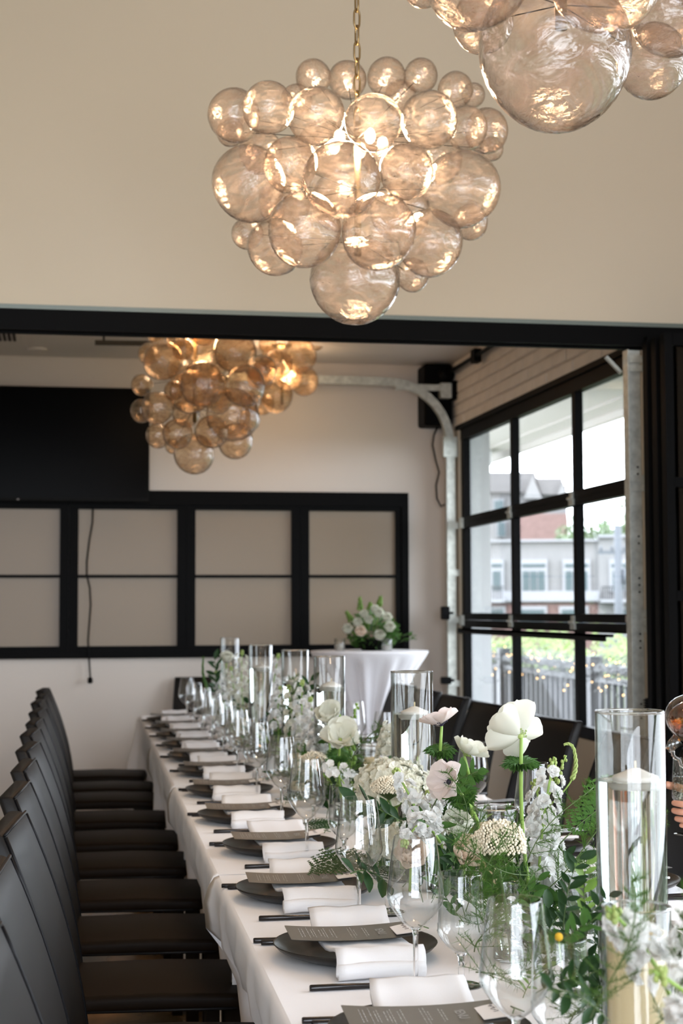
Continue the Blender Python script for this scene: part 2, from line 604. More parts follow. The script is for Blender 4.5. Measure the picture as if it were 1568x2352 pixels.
# right wall: rendered below the windows, painted brick above the far one
wr = MB()
y0, y1, z0, z1 = WIN_FAR
a0, a1, _, _ = WIN_NEAR
wr.box(XN, XN + .2, a1 + .06, 6.56, 0, ZF).box(XW, XW + .2, 6.44, YB + .2, 0, .74)
wr.box(XW, XW + .2, 9.70, YB + .2, .74, 2.53).box(XW + .012, XW + .2, 6.44, YB + .2, 2.53, ZC)
wr.box(XN, XN + .2, YF - .2, a0 - .06, 0, ZF).box(XN, XN + .2, a0 - .06, a1 + .06, 0, .06).box(XN, XN + .2, a0 - .06, a1 + .06, 2.98, ZF)
wro = wr.build('wall_right', 'wall', smooth=False)
tag(wro, kind='structure')
MB().box(XW + .004, XW + .014, 6.50, YB, 2.53, ZC).build('mortar_bed', 'mortar', wro, smooth=False)
rnd = random.Random(3)
bms = []
for k in range(4):
    d = .0015 * k
    sec = [[(x, y, z) for (y, z) in rrect(.205 - ins, .0615 - ins, .006)] for x, ins in ((.012, 0), (-.002 - d, 0), (-.006 - d, .008))]
    bms.append(MB().loft(sec).mesh('brick', 'brick', False))
nrow = 6
for r_ in range(nrow):
    zz = 2.535 + .036 + r_ * .0715
    y = 6.52 - (.107 if r_ % 2 else 0)
    while y < YB - .1:
        yy = y + .107
        if yy > 6.55 and yy < YB - .1:
            put('brick', bms[rnd.randrange(4)], wro, (XW + .003, yy + rnd.uniform(-.002, .002), zz))
        y += .215


def garage_door(name, WY, wx, full=True):
    """black sectional door of nine panes in a wall opening"""
    g = struct(name)
    ya, yb = WY
    x = wx + .02
    ys = [ya, ya + (yb - ya) * .3055, ya + (yb - ya) * .652, yb] if full else [ya + (yb - ya) * t for t in (0, .333, .667, 1)]
    zr = [(.74, .80), (1.256, 1.300), (1.302, 1.344), (1.881, 1.915), (1.917, 1.952), (2.442, 2.527)]
    for i, (za, zb) in enumerate(zr):
        MB().box(x - .012, x + .035, ya - .03, yb + .03, za, zb).build('rail', 'blackm', g, smooth=False)
    for i, yy in enumerate(ys):
        w2 = .026 if 0 < i < 3 else .035
        for za, zb in ((.80, 1.256), (1.344, 1.881), (1.952, 2.442)):
            MB().box(x - .008, x + .033, yy - w2, yy + w2, za, zb).build('stile', 'blackm', g, smooth=False)
    for i in range(3):
        for za, zb in ((.80, 1.256), (1.344, 1.881), (1.952, 2.442)):
            MB().box(x + .016, x + .020, ys[i] + .02, ys[i + 1] - .02, za, zb).build('pane', 'pane', g, smooth=False)
    # stop bead all round
    MB().box(x - .03, x + .06, ya - .10, yb + .10, 2.512, 2.54).build('head_casing', 'blackm', g, smooth=False)
    MB().box(x + .03, x + .18, ya - .06, ya - .03, .74, 2.53).build('jamb_casing', 'white', g, smooth=False)
    MB().box(x + .03, x + .18, yb + .03, yb + .06, .74, 2.53).build('jamb_casing', 'white', g, smooth=False)
    MB().box(x + .03, x + .22, ya - .06, yb + .06, .70, .745).build('sill', 'white', g, smooth=False)
    # hinges at the section joints
    for yy in ys[1:3]:
        for zz in (1.301, 1.916):
            h = MB().box(x - .022, x - .010, yy - .012, yy + .052, zz - .034, zz - .004).box(x - .022, x - .010, yy + .0, yy + .04, zz + .004, zz + .034)
            h.tube([(x - .024, yy - .014, zz), (x - .024, yy + .054, zz)], .008, 8)
            h.build('hinge', 'galv', g, smooth=False)
    for yy in (ys[0], ys[3]):
        for zz in (1.301, 1.916):
            MB().box(x - .030, x - .010, yy - .03, yy + .03, zz - .035, zz + .03).build('roller_hinge', 'galv', g, smooth=False)
    MB().box(x - .055, x - .012, ya + .42, yb - .02, 1.238, 1.250).box(x - .055, x - .048, ya + .42, yb - .02, 1.218, 1.250).build('strut', 'blackm', g, smooth=False)
    MB().box(x - .0135, x - .012, ya + .06, ya + .26, 1.308, 1.338).build('maker_plate', 'sticker', g, smooth=False)
    return g


garage_door('window_1', (6.46, 9.64), XW)
g4_ = garage_door('window_4', (-.36, 4.46), XN, full=False)
g4_.scale = (1, 1, 1.585)  # unseen near door stretched taller to bring more daylight onto the table
g4_.location = (0, 0, -1.112)

# frosted service window in the back wall
sw = struct('window_2', (0, YB, 0))
bars = [('head', BX0, BX1, 2.035, BZ1), ('sill_rail', BX0, BX1, BZ0, 1.115)]
for n_, x0, x1, z0, z1 in bars:
    MB().box(x0, x1, -.035, .12, z0, z1).build(n_, 'blackm', sw, smooth=False)
MB().box(2.150, BX1, -.035, .12, 1.115, 2.035).build('jamb', 'blackm', sw, smooth=False)
leaves = [(1.487, 2.150), (.757, 1.485), (.024, .755), (-.71, .022), (-1.45, -.712)]
for x0, x1 in leaves:
    px0, px1 = x0 + .057, x1 - .037 if x1 > 2 else x1 - .055
    for a, b_, c_, d_ in ((x0, px0, 1.115, 2.035), (px1, x1, 1.115, 2.035)):
        MB().box(a, b_, -.018, .05, c_, d_).build('leaf_stile', 'blackm', sw, smooth=False)
    for c_, d_ in ((1.115, 1.145), (1.574, 1.592), (2.005, 2.035)):
        MB().box(px0, px1, -.016, .05, c_, d_).build('leaf_rail', 'blackm', sw, smooth=False)
    for c_, d_ in ((1.145, 1.574), (1.592, 2.005)):
        MB().box(px0, px1, .018, .026, c_, d_).build('pane', 'frost', sw, smooth=False)

# folding glass door leaves stacked against the right wall at the near side of the partition
fd = struct('door_1', (0, 0, 0))
for k, yb_ in enumerate((6.20, 6.10, 6.00)):
    xa, xb = 2.395, 2.99
    for a, b_ in ((xa, xa + .036), (xb - .06, xb)):
        MB().box(a, b_, yb_, yb_ + .05, .02, 2.49).build('leaf_stile', 'blackm', fd, smooth=False)
    for zs0, zs1 in ((.02, .12), (.78, .82), (1.40, 1.44), (1.86, 1.90), (2.44, 2.49)):
        MB().box(xa + .034, xb - .06, yb_, yb_ + .05, zs0, zs1).build('leaf_rail', 'blackm', fd, smooth=False)
    for zs0, zs1 in ((.12, .78), (.82, 1.40), (1.44, 1.86), (1.90, 2.44)):
        MB().box(xa + .034, xb - .06, yb_ + .02, yb_ + .026, zs0, zs1).build('pane', 'dark_pane', fd, smooth=False)

# ------------------------------------------------------------------ door gear
tr = thing('door_track', 'galvanised steel roller track curving from the far garage door jamb up under the ceiling', 'track', (2.425, 9.74, 0))


def channel(path, wv, dep):                     # a U section swept in the XZ plane
    m = MB()
    P = [Vector(p) for p in path]
    secs = []
    for i, p in enumerate(P):
        t = (P[min(i + 1, len(P) - 1)] - P[max(i - 1, 0)]).normalized()
        n_ = Vector((t.z, 0, -t.x))
        q = []
        for a, b_ in ((-1, -1), (1, -1), (1, 1), (.86, 1), (.86, -.7), (-.86, -.7), (-.86, 1), (-1, 1)):
            q.append(p + n_ * (a * wv / 2) + Vector((0, b_ * dep / 2, 0)))
        secs.append(q)
    return m.loft(secs)


channel([(0, 0, .05), (0, 0, 1.0), (0, 0, 2.40)], .055, .05).build('vertical_track', 'galv', tr, smooth=False)
arc = [(-.40 + .40 * math.cos(R(a)), 0, 2.42 + .40 * math.sin(R(a))) for a in range(0, 91, 10)]
channel(arc + [(-.7, 0, 2.822), (-1.6, 0, 2.83)], .05, .05).build('curved_track', 'galv', tr, smooth=False)
MB().box(-.05, .04, -.04, .0, 2.34, 2.47).build('splice_bracket', 'galv', tr, smooth=False)
MB().box(-.36, -.02, -.03, -.015, 2.765, 2.805).build('header_arm', 'galv', tr, smooth=False)
for z in (.9, 1.3, 1.6, 1.9):
    MB().box(-.03, .045, -.045, -.026, z - .02, z + .02).build('wall_clip', 'galv', tr, smooth=False)
MB().tube([(-1.55, 0, 2.83), (-1.55, 0, ZC - .001)], .012, 6).build('ceiling_hanger', 'galv', tr)

tn = thing('door_track', 'galvanised steel angle track with punched holes at the near end of the garage door', 'track', (2.425, 6.415, 0))
MB().box(-.030, .030, .022, .028, .0, 2.49).build('angle_plate', 'galv', tn, smooth=False)
MB().box(-.034, -.028, -.0, .060, .0, 2.49).build('angle_flange', 'galv', tn, smooth=False)
hm = MB().lathe([(.0001, 0), (.0045, 0), (.0045, .003)], 8).mesh('bolt_hole', 'blackm')
for z in [.9, .93, .96, 1.2, 1.23, 1.26, 1.44, 1.47, 1.50, 1.65, 1.68, 1.95, 1.98]:
    put('bolt_hole', hm, tn, mtx=Matrix.Translation((.012, .0215, z)) @ Matrix.Rotation(R(90), 4, 'X'))
for z in (1.33, 1.91, 2.43):
    MB().box(-.022, .052, .010, .022, z - .035, z - .004).box(-.022, .052, .010, .022, z + .004, z + .035).build('jamb_bracket', 'galv', tn, smooth=False)
b = MB()
b.obox((-.055, .12, 2.44), Vector((.035, 0, -.035)), Vector((0, .012, 0)), Vector((.004, 0, .004)))
b.build('angle_brace', 'galv', tn, smooth=False)

op = thing('garage_door_opener', 'black wall-mounted garage door opener box in the far right corner under the ceiling', 'door opener', (2.36, 9.83, 2.55))
sec = [[(p[0], y, p[1] + .20) for p in rrect(.185 - i, .40 - i, .02)] for y, i in ((-.055, .02), (-.045, 0), (.135, 0))]
MB().loft(sec).build('housing', 'blackm', op, smooth=False)
MB().tube([(.045, -.10, .325), (.045, -.055, .325)], .052, 20).build('cable_drum', 'plastic', op)
MB().box(.0, .07, -.13, -.055, .17, .265).build('bracket_plate', 'galv', op, smooth=False)
MB().box(.075, .108, -.14, -.055, .16, .28).build('bearing_box', 'blackm', op, smooth=False)
MB().tube([(.05, -3.35, .33), (.05, .02, .33)], .0135, 10).build('torsion_shaft', 'blackm', op)
MB().box(.03, .075, -.85, -.76, .29, .37).build('shaft_bearing', 'blackm', op, smooth=False)

pth = [at(x, y, Y=9.86) for x, y in ((1010, 968), (996, 1000), (993, 1022), (1001, 1060), (1008, 1085), (1001, 1115), (1003, 1145), (1012, 1163), (1026, 1157), (1031, 1140))]
tag(MB().tube(pth, .006, 8).build('opener_cable', 'plastic'), 'thin dark cable looping down the wall below the door opener', 'cable')
for nm, p, s_, lb, ct in (('door_latch', at(1022, 1408, Y=9.66), (.045, .06, .085), 'black door latch on the far track beside the middle rail', 'latch'),
                          ('safety_sensor', at(1024, 1563, Y=9.66), (.06, .05, .045), 'small black safety sensor low on the far door track', 'sensor')):
    t = thing(nm, lb, ct, p)
    MB().loft([[(a[0], y, a[1]) for a in rrect(s_[0], s_[2], .008)] for y in (-s_[1] / 2, s_[1] / 2)]).build('body', 'blackm', t, smooth=False)
    MB().box(-.015, .05, -.02, .02, -.008, .008).build('arm', 'blackm', t, smooth=False)
t = thing('door_lock', 'black lock body with a tan wire on the near door track', 'lock', at(1508, 1621, Y=6.30))
MB().loft([[(a[0], y, a[1]) for a in rrect(.075, .062, .006)] for y in (-.02, .04)]).build('case', 'blackm', t, smooth=False)
for k in range(5):
    MB().box(-.052, -.036, -.018, .02, -.024 + k * .011, -.018 + k * .011).build('ratchet_tooth', 'blackm', t, smooth=False)
MB().tube([(-.03, -.024, .005), (-.01, -.03, -.012), (.015, -.028, -.01), (.02, -.026, .015), (.036, -.024, .024)], .003, 6).build('wire_loop', 'wire', t)

# ------------------------------------------------------------------ television, cord, ceiling fittings
tv = thing('television', 'large black flat television hung over the frosted window on the back wall', 'television', (-.12, YB - .085, 2.4025))
MB().loft([[(a[0], y, a[1]) for a in rrect(1.272 - i, .715 - i, .008)] for y, i in ((-.035, .006), (-.032, 0), (.0, 0), (.03, .2))]).build('casing', 'plastic', tv, smooth=False)
MB().box(-.625, .625, -.0365, -.035, -.335, .347).build('screen', 'screen', tv, smooth=False)
MB().box(-.10, .10, .03, .085, -.02, .18).build('wall_mount', 'blackm', tv, smooth=False)
MB().box(-.175, -.162, -.0375, -.035, -.351, -.345).build('indicator', 'sticker', tv, smooth=False)
pc = thing('power_cord', 'thin dark cord hanging from the television across the frosted panes to a plug', 'cord', (0, 0, 0))
pth = [at(x, y, Y=YB - .05) for x, y in ((213, 1166), (212, 1200), (205, 1240), (199, 1290), (199, 1320), (206, 1350), (208, 1390), (205, 1430), (202, 1470), (204, 1510), (207, 1555))]
MB().tube(pth, .0055, 8).build('cable', 'plastic', pc)
p = pth[-1]
MB().lathe([(.006, 0), (.016, -.01), (.016, -.035), (.004, -.04)], 10, p, True).build('plug', 'plastic', pc)

v = thing('ceiling_vent', 'slatted white air vent in the far room ceiling at the left edge', 'vent', at(8, 772, Z=ZC - .004))
MB().box(-.20, .10, -.16, .16, .0, .006).build('frame', 'ceil', v, smooth=False)
for k in range(9):
    MB().box(-.17 + k * .028, -.157 + k * .028, -.14, .14, -.006, .0).build('slat', 'blackm', v, smooth=False)
p0, p1 = at(218, 787, Z=ZC - .05), at(420, 790, Z=ZC - .05)
t = thing('ceiling_rail', 'slim dark rail fixed under the far room ceiling left of the cluster lights', 'rail', p0)
MB().obox((p1 - p0) / 2, (p1 - p0) / 2, Vector((0, .02, 0)), Vector((0, 0, .012))).build('bar', 'bark', t, smooth=False)
for f in (.1, .9):
    q = (p1 - p0) * f
    MB().tube([q, q + Vector((0, 0, .048))], .006, 6).build('stem', 'blackm', t)
t = thing('recessed_light', 'small white round fitting in the far room ceiling', 'light', at(86, 806, Z=ZC - .012))
MB().lathe([(.0001, 0), (.05, 0), (.06, .004), (.06, .012)], 20).build('trim_ring', 'ceil', t)


# ------------------------------------------------------------------ chandeliers of blown glass globes
def globe_mesh(mat, seed):
    r_ = random.Random(seed)
    m = MB()
    nu, nv = 28, 18
    ph = [r_.uniform(0, 6.28) for _ in range(6)]

    def f(u, v):
        a, b_ = u * 2 * PI, -PI / 2 + v * PI
        rad = 1 + .018 * math.sin(2 * a + ph[0]) * math.cos(b_) + .015 * math.sin(3 * b_ + ph[1]) + .01 * math.sin(3 * a + ph[2]) * math.cos(b_)
        return (rad * math.cos(b_) * math.cos(a), rad * math.cos(b_) * math.sin(a), rad * math.sin(b_))
    return m.grid(f, nu, nv).mesh('glass_globe', mat)


GM = [globe_mesh('bub', k) for k in range(5)]
GM2 = [globe_mesh('bub_gold', k) for k in range(5)]


def chandelier(label, axis, globes, meshes, top, watts, ring):
    """axis: point of the hanging axis at bottom; globes: (point, radius)"""
    o = Vector(axis)
    ch = thing('globe_chandelier', label, 'chandelier', o, group='globe chandeliers')
    r_ = random.Random(len(globes))
    for p, r in globes:
        mx = Matrix.Translation(Vector(p) - o) @ Matrix.Rotation(r_.uniform(0, 6.28), 4, 'Z') @ Matrix.Rotation(r_.uniform(-.6, .6), 4, 'X') @ Matrix.Diagonal((r, r, r * 1.02, 1))
        put('glass_globe', meshes[r_.randrange(5)], ch, mtx=mx)
    # frame: stem, three rings with short arms
    h = ring[-1][1] - o.z
    MB().tube([(0, 0, .18), (0, 0, h + .05)], .010, 10).build('centre_rod', 'brass', ch)
    arms = MB()
    hub = [zz - o.z for _, zz in ring]
    for p, r in globes:
        q = Vector(p) - o
        z0 = min(hub, key=lambda z: abs(z - q.z))
        d = q - Vector((0, 0, z0))
        if d.length > r * 1.05:
            arms.tube([(0, 0, z0), tuple(Vector((0, 0, z0)) + d * (1 - .97 * r / d.length))], .0011, 4)
    arms.build('globe_arms', 'blackm', ch)
    bm = MB().sphere((0, 0, 0), .016, 10, 7, (1, 1, 1.4)).mesh('bulb', 'bulb')
    for a in range(5):
        put('bulb', bm, ch, (.07 * math.cos(a * 2 * PI / 5), .07 * math.sin(a * 2 * PI / 5), h - .01))
    # chain of oval links
    lk = MB().tube([(.0085 * math.cos(a * PI / 8), 0, .019 * math.sin(a * PI / 8) + (.008 if a % 16 < 8 else -.008)) for a in range(17)], .0028, 6, False).mesh('chain_link', 'brass')
    z = h + .06
    k = 0
    while o.z + z < top - .03:
        put('chain_link', lk, ch, mtx=Matrix.Translation((0, 0, z)) @ Matrix.Rotation(PI / 2 * (k % 2) + .3, 4, 'Z'))
        z += .0455
        k += 1
    MB().lathe([(.002, -.03), (.02, -.03), (.06, -.01), (.065, 0), (.001, 0)], 20, (0, 0, top - o.z)).build('ceiling_canopy', 'brass', ch)
    chandelier_lamp(o + Vector((0, 0, h - .01)), watts)
    return ch


def from_crop(lst, ox, oy, sc, Y0):
    out = []
    for cx, cy2, r, dy in lst:
        p = at(ox + cx / sc, oy + cy2 / sc, Y=Y0 + dy)
        out.append((p, r / sc / ppm(p)))
    return out


g1 = from_crop([(563, 385, 90, .22), (735, 400, 97, .25), (930, 385, 97, .25), (1103, 378, 85, .24), (1275, 450, 90, .15), (1365, 475, 60, .22),
                (150, 660, 72, .12), (170, 580, 135, -.02), (340, 540, 130, -.14), (580, 580, 145, -.26), (865, 612, 142, -.29), (1145, 600, 142, -.24),
                (1330, 640, 110, -.05), (1430, 655, 112, .05), (1455, 745, 60, .15), (245, 920, 190, -.12), (450, 825, 138, -.2), (708, 900, 192, -.33),
                (1030, 860, 138, -.29), (1310, 945, 190, -.16), (520, 1150, 186, -.22), (890, 1160, 190, -.24), (1150, 1215, 168, -.1), (375, 1235, 140, -.05),
                (235, 1170, 80, .1), (1350, 1110, 90, .1), (775, 1400, 222, -.02), (1060, 1375, 85, .18), (620, 740, 140, .24), (930, 760, 140, .27),
                (1180, 800, 130, .22), (700, 1010, 150, .2), (1000, 1060, 150, .18), (420, 1010, 130, .15), (300, 760, 110, .2), (480, 500, 80, .2), (1000, 480, 80, .27)],
               460, 0, 2.178, 4.1)
ax = at(822, 700, Y=4.1)
chandelier('large amber glass globe chandelier hanging in the middle of the picture', (ax.x, 4.1, 2.14), g1, GM, ZF, 26,
           [(.12, 2.36), (.17, 2.50), (.13, 2.64)])
g2 = from_crop([(1274, 120, 179, 0), (1094, -55, 124, -.08), (1394, -60, 132, -.08), (975, -35, 52, .1), (1108, 52, 70, .14), (1545, 22, 106, .05), (1496, 140, 85, .16),
                (1270, -190, 150, -.14), (1520, -170, 130, 0), (1020, -190, 120, 0), (1240, -330, 110, -.1), (1450, -340, 110, -.05), (1060, -340, 100, 0),
                (1620, -60, 90, .1), (1640, -250, 100, .1), (1330, -150, 120, .18), (1130, -180, 110, .2)], 0, 0, 1.0, 2.37)
chandelier('nearest glass globe chandelier cut off by the upper right corner', (at(1290, 200, Y=2.37).x, 2.37, 2.12), g2, GM, ZF, 12,
           [(.10, 2.34), (.14, 2.46), (.12, 2.58)])
g3 = from_crop([(400, 370, 215, -.2), (550, 140, 110, -.15), (330, 90, 100, 0), (800, 240, 160, -.05), (1185, 270, 235, -.25), (890, 60, 100, .0),
                (170, 640, 120, .05), (340, 890, 180, -.15), (170, 920, 130, .05), (700, 710, 235, -.12), (830, 630, 245, -.3), (1290, 650, 230, -.3),
                (1160, 960, 290, -.2), (560, 1170, 165, -.2), (350, 1190, 140, -.05), (930, 1150, 180, -.15), (740, 1390, 222, -.05), (1190, 1250, 195, .05),
                (500, 1310, 80, .1), (1330, 1020, 130, .1), (400, -80, 140, 0), (700, -100, 150, -.1), (1000, -80, 150, -.1), (1250, -60, 140, 0),
                (600, 480, 160, .15), (950, 430, 160, .18), (1000, 800, 160, .2), (650, 950, 150, .18), (250, 300, 120, .1), (1420, 450, 130, .15), (840, 60, 150, -.28), (620, 250, 120, -.22), (1000, 620, 120, -.12), (1480, 480, 170, .0), (520, 700, 110, -.2), (1350, 820, 110, .1)],
               290, 750, 4.752, 7.6)
a3 = at(447, 1000, Y=7.6)
chandelier('left glass globe chandelier in the far room partly behind the black beam', (a3.x, 7.6, 2.1), g3, GM2, ZC, 9,
           [(.12, 2.35), (.17, 2.5), (.13, 2.75)])
g4 = from_crop([(1000, 530, 320, -.1), (620, 680, 260, -.2), (430, 320, 170, -.1), (680, 180, 120, -.05), (580, 1250, 310, -.15), (1080, 980, 270, 0), (800, 900, 250, .02),
                (350, 1400, 200, .05), (1250, 250, 200, .1), (900, 50, 200, 0), (300, 900, 250, .0), (500, 550, 200, .15), (700, -100, 200, -.1), (1100, -60, 180, 0), (300, 100, 200, .1)],
               560, 750, 7.84, 9.25)
a4 = at(650, 900, Y=9.25)
chandelier('right glass globe chandelier farthest back in the far room beside the door track', (a4.x, 9.3, 2.42), g4, GM2, ZC, 6,
           [(.10, 2.56), (.12, 2.80)])

# ================================================================== OUTSIDE
tag(MB().box(XW + .2, 4.15, 6.58, 16, -.12, .02).box(XN + .2, 4.15, -6, 6.58, -.12, .02).build('porch_floor', 'deck', smooth=False), kind='structure')
tag(MB().box(4.15, 160, -60, 200, -2.2, -2.1).build('street_ground', 'grass', smooth=False), kind='structure')
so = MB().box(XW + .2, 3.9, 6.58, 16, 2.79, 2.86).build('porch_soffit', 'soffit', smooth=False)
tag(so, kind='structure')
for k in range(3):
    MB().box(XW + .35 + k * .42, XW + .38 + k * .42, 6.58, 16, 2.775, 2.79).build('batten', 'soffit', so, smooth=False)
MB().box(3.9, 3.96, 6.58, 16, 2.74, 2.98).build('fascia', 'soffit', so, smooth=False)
pcx = thing('porch_column', 'white square porch column outside the far end of the glazed door', 'column', (3.53, 13.6, .02))
MB().box(-.16, .16, -.16, .16, 0, 2.77).build('shaft', 'white', pcx, smooth=False)
MB().box(-.20, .20, -.20, .20, 0, .14).build('plinth', 'white', pcx, smooth=False)
MB().box(-.19, .19, -.19, .19, 2.62, 2.77).build('capital', 'white', pcx, smooth=False)

RX = 3.95
rl = thing('porch_railing', 'dark baluster railing along the porch edge outside the glazed door', 'railing', (RX, 0, .02))
MB().box(-.035, .035, 5.2, 14.6, .88, .93).build('top_rail', 'rail', rl, smooth=False)
MB().box(-.025, .025, 5.2, 14.6, .80, .84).build('sub_rail', 'rail', rl, smooth=False)
MB().box(-.025, .025, 5.2, 14.6, .09, .13).build('bottom_rail', 'rail', rl, smooth=False)
bmsh = MB().box(-.017, .017, -.017, .017, .13, .80).mesh('baluster', 'rail', False)
y = 5.3
while y < 14.5:
    put('baluster', bmsh, rl, (0, y, 0))
    y += .135
for yy in (6.4, 8.9, 11.4, 13.9):
    MB().box(-.05, .05, -.05, .05, 0, .99).build('post', 'rail', rl, smooth=False, loc=(0, yy, 0))
MB().box(RX + .10, RX + .2, 5, 15, .02, .10).build('kerb', 'white', smooth=False)
tag(bpy.data.objects['kerb'], 'pale kerb strip along the foot of the porch railing', 'kerb')
# fairy lights on a garland
st = thing('string_lights', 'warm fairy lights wound round a garland on the porch railing', 'string lights', (RX, 0, .95))
rnd = random.Random(11)
bl = MB().sphere((0, 0, 0), .0068, 6, 4).mesh('light_bulb', 'fairy')
pts = []
y = 6.1
while y < 14.7:
    pts.append((.05 * math.sin(y * 19) - .01, y, .03 * math.cos(y * 19) - .02))
    y += .03
MB().tube(pts, .004, 5).build('wire', 'garl', st)
gm = MB()
for k in range(5000):
    yy = rnd.uniform(6.1, 14.6)
    a = rnd.uniform(0, 6.28)
    q = Vector((rnd.gauss(0, .055), yy, rnd.gauss(-.05, .065)))
    d = Vector((math.cos(a), rnd.uniform(-.5, .5), math.sin(a))) * .035
    e = Vector((0, .006, .006))
    gm.add([q - e, q + d, q + e], [(0, 1, 2)])
tag(gm.build('garland_tinsel', 'garl', st, False), kind='stuff')
for k in range(230):
    yy = 6.2 + 8.4 * (k + rnd.random()) / 230
    put('light_bulb', bl, st, (rnd.gauss(-.02, .05), yy, rnd.choice((rnd.gauss(.02, .03), rnd.gauss(-.10, .08)))))


def bush(name, label, c, rx, ry, rz, n, mat, leaf, grp, seed, trunk=None):
    r_ = random.Random(seed)
    t = thing(name, label, 'shrub' if name == 'hedge_shrub' else 'tree', (c[0], c[1], c[2] - rz if trunk is None else trunk), group=grp)
    o = Vector((0, 0, rz if trunk is None else c[2] - trunk))
    m = MB()
    blobs = [(Vector((r_.uniform(-.55, .55) * rx, r_.uniform(-.55, .55) * ry, r_.uniform(-.5, .5) * rz)), r_.uniform(.4, .6)) for _ in range(9)]
    for k in range(n):
        bc, br = blobs[k % 9]
        d = Vector((r_.gauss(0, 1), r_.gauss(0, 1), r_.gauss(0, 1))).normalized()
        q = o + bc + Vector((d.x * rx, d.y * ry, d.z * rz)) * br * r_.uniform(.75, 1.05)
        u = Vector((r_.gauss(0, 1), r_.gauss(0, 1), r_.gauss(0, 1))).normalized()
        w_ = u.orthogonal().normalized()
        L = leaf * r_.uniform(.6, 1.3)
        m.add([q - u * L, q - w_ * L * .45, q + u * L, q + w_ * L * .45], [(0, 1, 2, 3)])
    tag(m.build('foliage', mat, t, False), kind='stuff')
    tm = MB().tube([(0, 0, 0), (0, 0, o.z * .6), tuple(o)], [.06 * rx, .05 * rx, .02 * rx], 7)
    for bc, br in blobs[:5]:
        tm.tube([(0, 0, o.z * .5), tuple(o + bc * .9)], [.03 * rx, .01 * rx], 5)
    tm.build('trunk', 'bark', t)


hp = [(5.9, 17.6, .55, 1.25), (6.0, 20.6, .6, 1.2), (5.6, 21.5, .6, 1.2), (6.1, 15.8, .55, 1.2), (7.4, 26.2, .6, 1.5), (8.2, 23.0, .65, 1.5), (7.8, 27.5, .65, 1.5), (9.6, 36.0, .5, 1.9), (10.6, 32.0, .6, 1.9), (9.0, 29.5, .55, 1.7)]
HL = ['third from the right in the front row', 'second from the left in the front row', 'leftmost of the front row', 'rightmost of the front row', 'left in the second row', 'right in the second row',
      'middle of the second row', 'leftmost at the back', 'rightmost at the back', 'middle of the back row']
for k, (x, y, z, r) in enumerate(hp):
    bush('hedge_shrub', 'yellow green leafy shrub beyond the porch railing, %s' % HL[k], (x, y, z - .62), r, r, 1.1, 1500, 'bush', .10, 'hedge beyond the porch', k, trunk=-2.1)

# buildings across the street, facing the windows
AZ = YAW + math.atan((1320 - 784) / FPX)
NV = Vector((math.sin(AZ), math.cos(AZ), 0))
TV = Vector((math.cos(AZ), -math.sin(AZ), 0))


def on_plane(px, py, D):
    d = FWD + RGT * ((px - 784) / FPX) + UPV * ((1176 - py) / FPX)
    p = CAMP + d * (D / d.dot(NV))
    return Vector((p.dot(TV), p.z))             # u along facade, z


class Facade:
    def __init__(s, name, label, D):
        s.D = D
        o = NV * D
        s.t = thing(name, label, 'building', (o.x, o.y, -2.1), -AZ)

    def rect(s, name, mat, x0, y0, x1, y1, d0, d1, par=None):
        a, b_ = on_plane(x0, y1, s.D), on_plane(x1, y0, s.D)
        return MB().box(a.x, b_.x, d0, d1, a.y + 2.1, b_.y + 2.1).build(name, mat, par or s.t, False)

    def poly(s, name, mat, pts, d0, d1):
        q = [on_plane(x, y, s.D) for x, y in pts]
        return MB().loft([[(p.x, d, p.y + 2.1) for p in q] for d in (d0, d1)]).build(name, mat, s.t, False)


f1 = Facade('townhouse', 'pale townhouse across the street with tall windows over a brick base', 85)
f1.rect('wall', 'stone', 1090, 1243, 1374, 1386, 0, 9)
f1.rect('wall', 'stone', 1374, 1232, 1640, 1386, -.15, 9)
f1.rect('base_wall', 'redb', 1090, 1386, 1376, 1550, 0, 9)
f1.rect('base_wall', 'stone', 1376, 1386, 1640, 1550, -.15, 9)
f1.rect('ledge', 'trimw', 1090, 1357, 1376, 1382, -.35, .0)
f1.rect('coping', 'trimw', 1090, 1238, 1374, 1246, -.25, .2)
f1.rect('coping', 'trimw', 1372, 1226, 1640, 1235, -.4, .2)
for x0, x1, n_ in ((1130, 1152, 1), (1199, 1252, 3), (1297, 1350, 3), (1404, 1468, 2)):
    fr_ = f1.rect('window', 'trimw', x0 - 5, 1285, x1 + 5, 1360, -.25, 0)
    f1.rect('pane', 'winf', x0, 1295, x1, 1303, -.30, -.24, fr_)
    for k in range(n_):
        a = x0 + (x1 - x0) * (k + .10) / n_
        b_ = x0 + (x1 - x0) * (k + .90) / n_
        f1.rect('pane', 'winf', a, 1312, b_, 1357, -.30, -.24, fr_)
for x0, x1 in ((1195, 1250), (1290, 1345), (1420, 1470), (1130, 1155)):
    fr_ = f1.rect('window', 'trimw', x0 - 6, 1392, x1 + 6, 1440, -.2, .02)
    f1.rect('pane', 'winf', x0, 1400, x1, 1440, -.25, -.19, fr_)
for x0, x1 in ((1380, 1484), (1128, 1158)):
    bl_ = f1.rect('balcony', 'trimw', x0 - 3, 1377, x1 + 3, 1384, -1.3, 0)
    f1.rect('balcony_rail', 'rail', x0, 1347, x1, 1350, -1.25, -1.15, bl_)
    k = x0
    while k < x1:
        f1.rect('baluster', 'rail', k, 1350, k + 1.6, 1377, -1.22, -1.17, bl_)
        k += 5
f2 = Facade('apartment_house', 'red brick and grey apartment house with gabled roofs behind the townhouse', 120)
f2.rect('wall', 'stone', 1080, 1115, 1235, 1507, 0, 10)
f2.rect('wall', 'redb', 1190, 1183, 1303, 1507, -2, 10)
f2.rect('wall', 'stone', 1235, 1118, 1300, 1183, -1.5, 10)
f2.poly('roof', 'roof', [(1080, 1086), (1228, 1086), (1246, 1132), (1080, 1132)], -.6, 9)
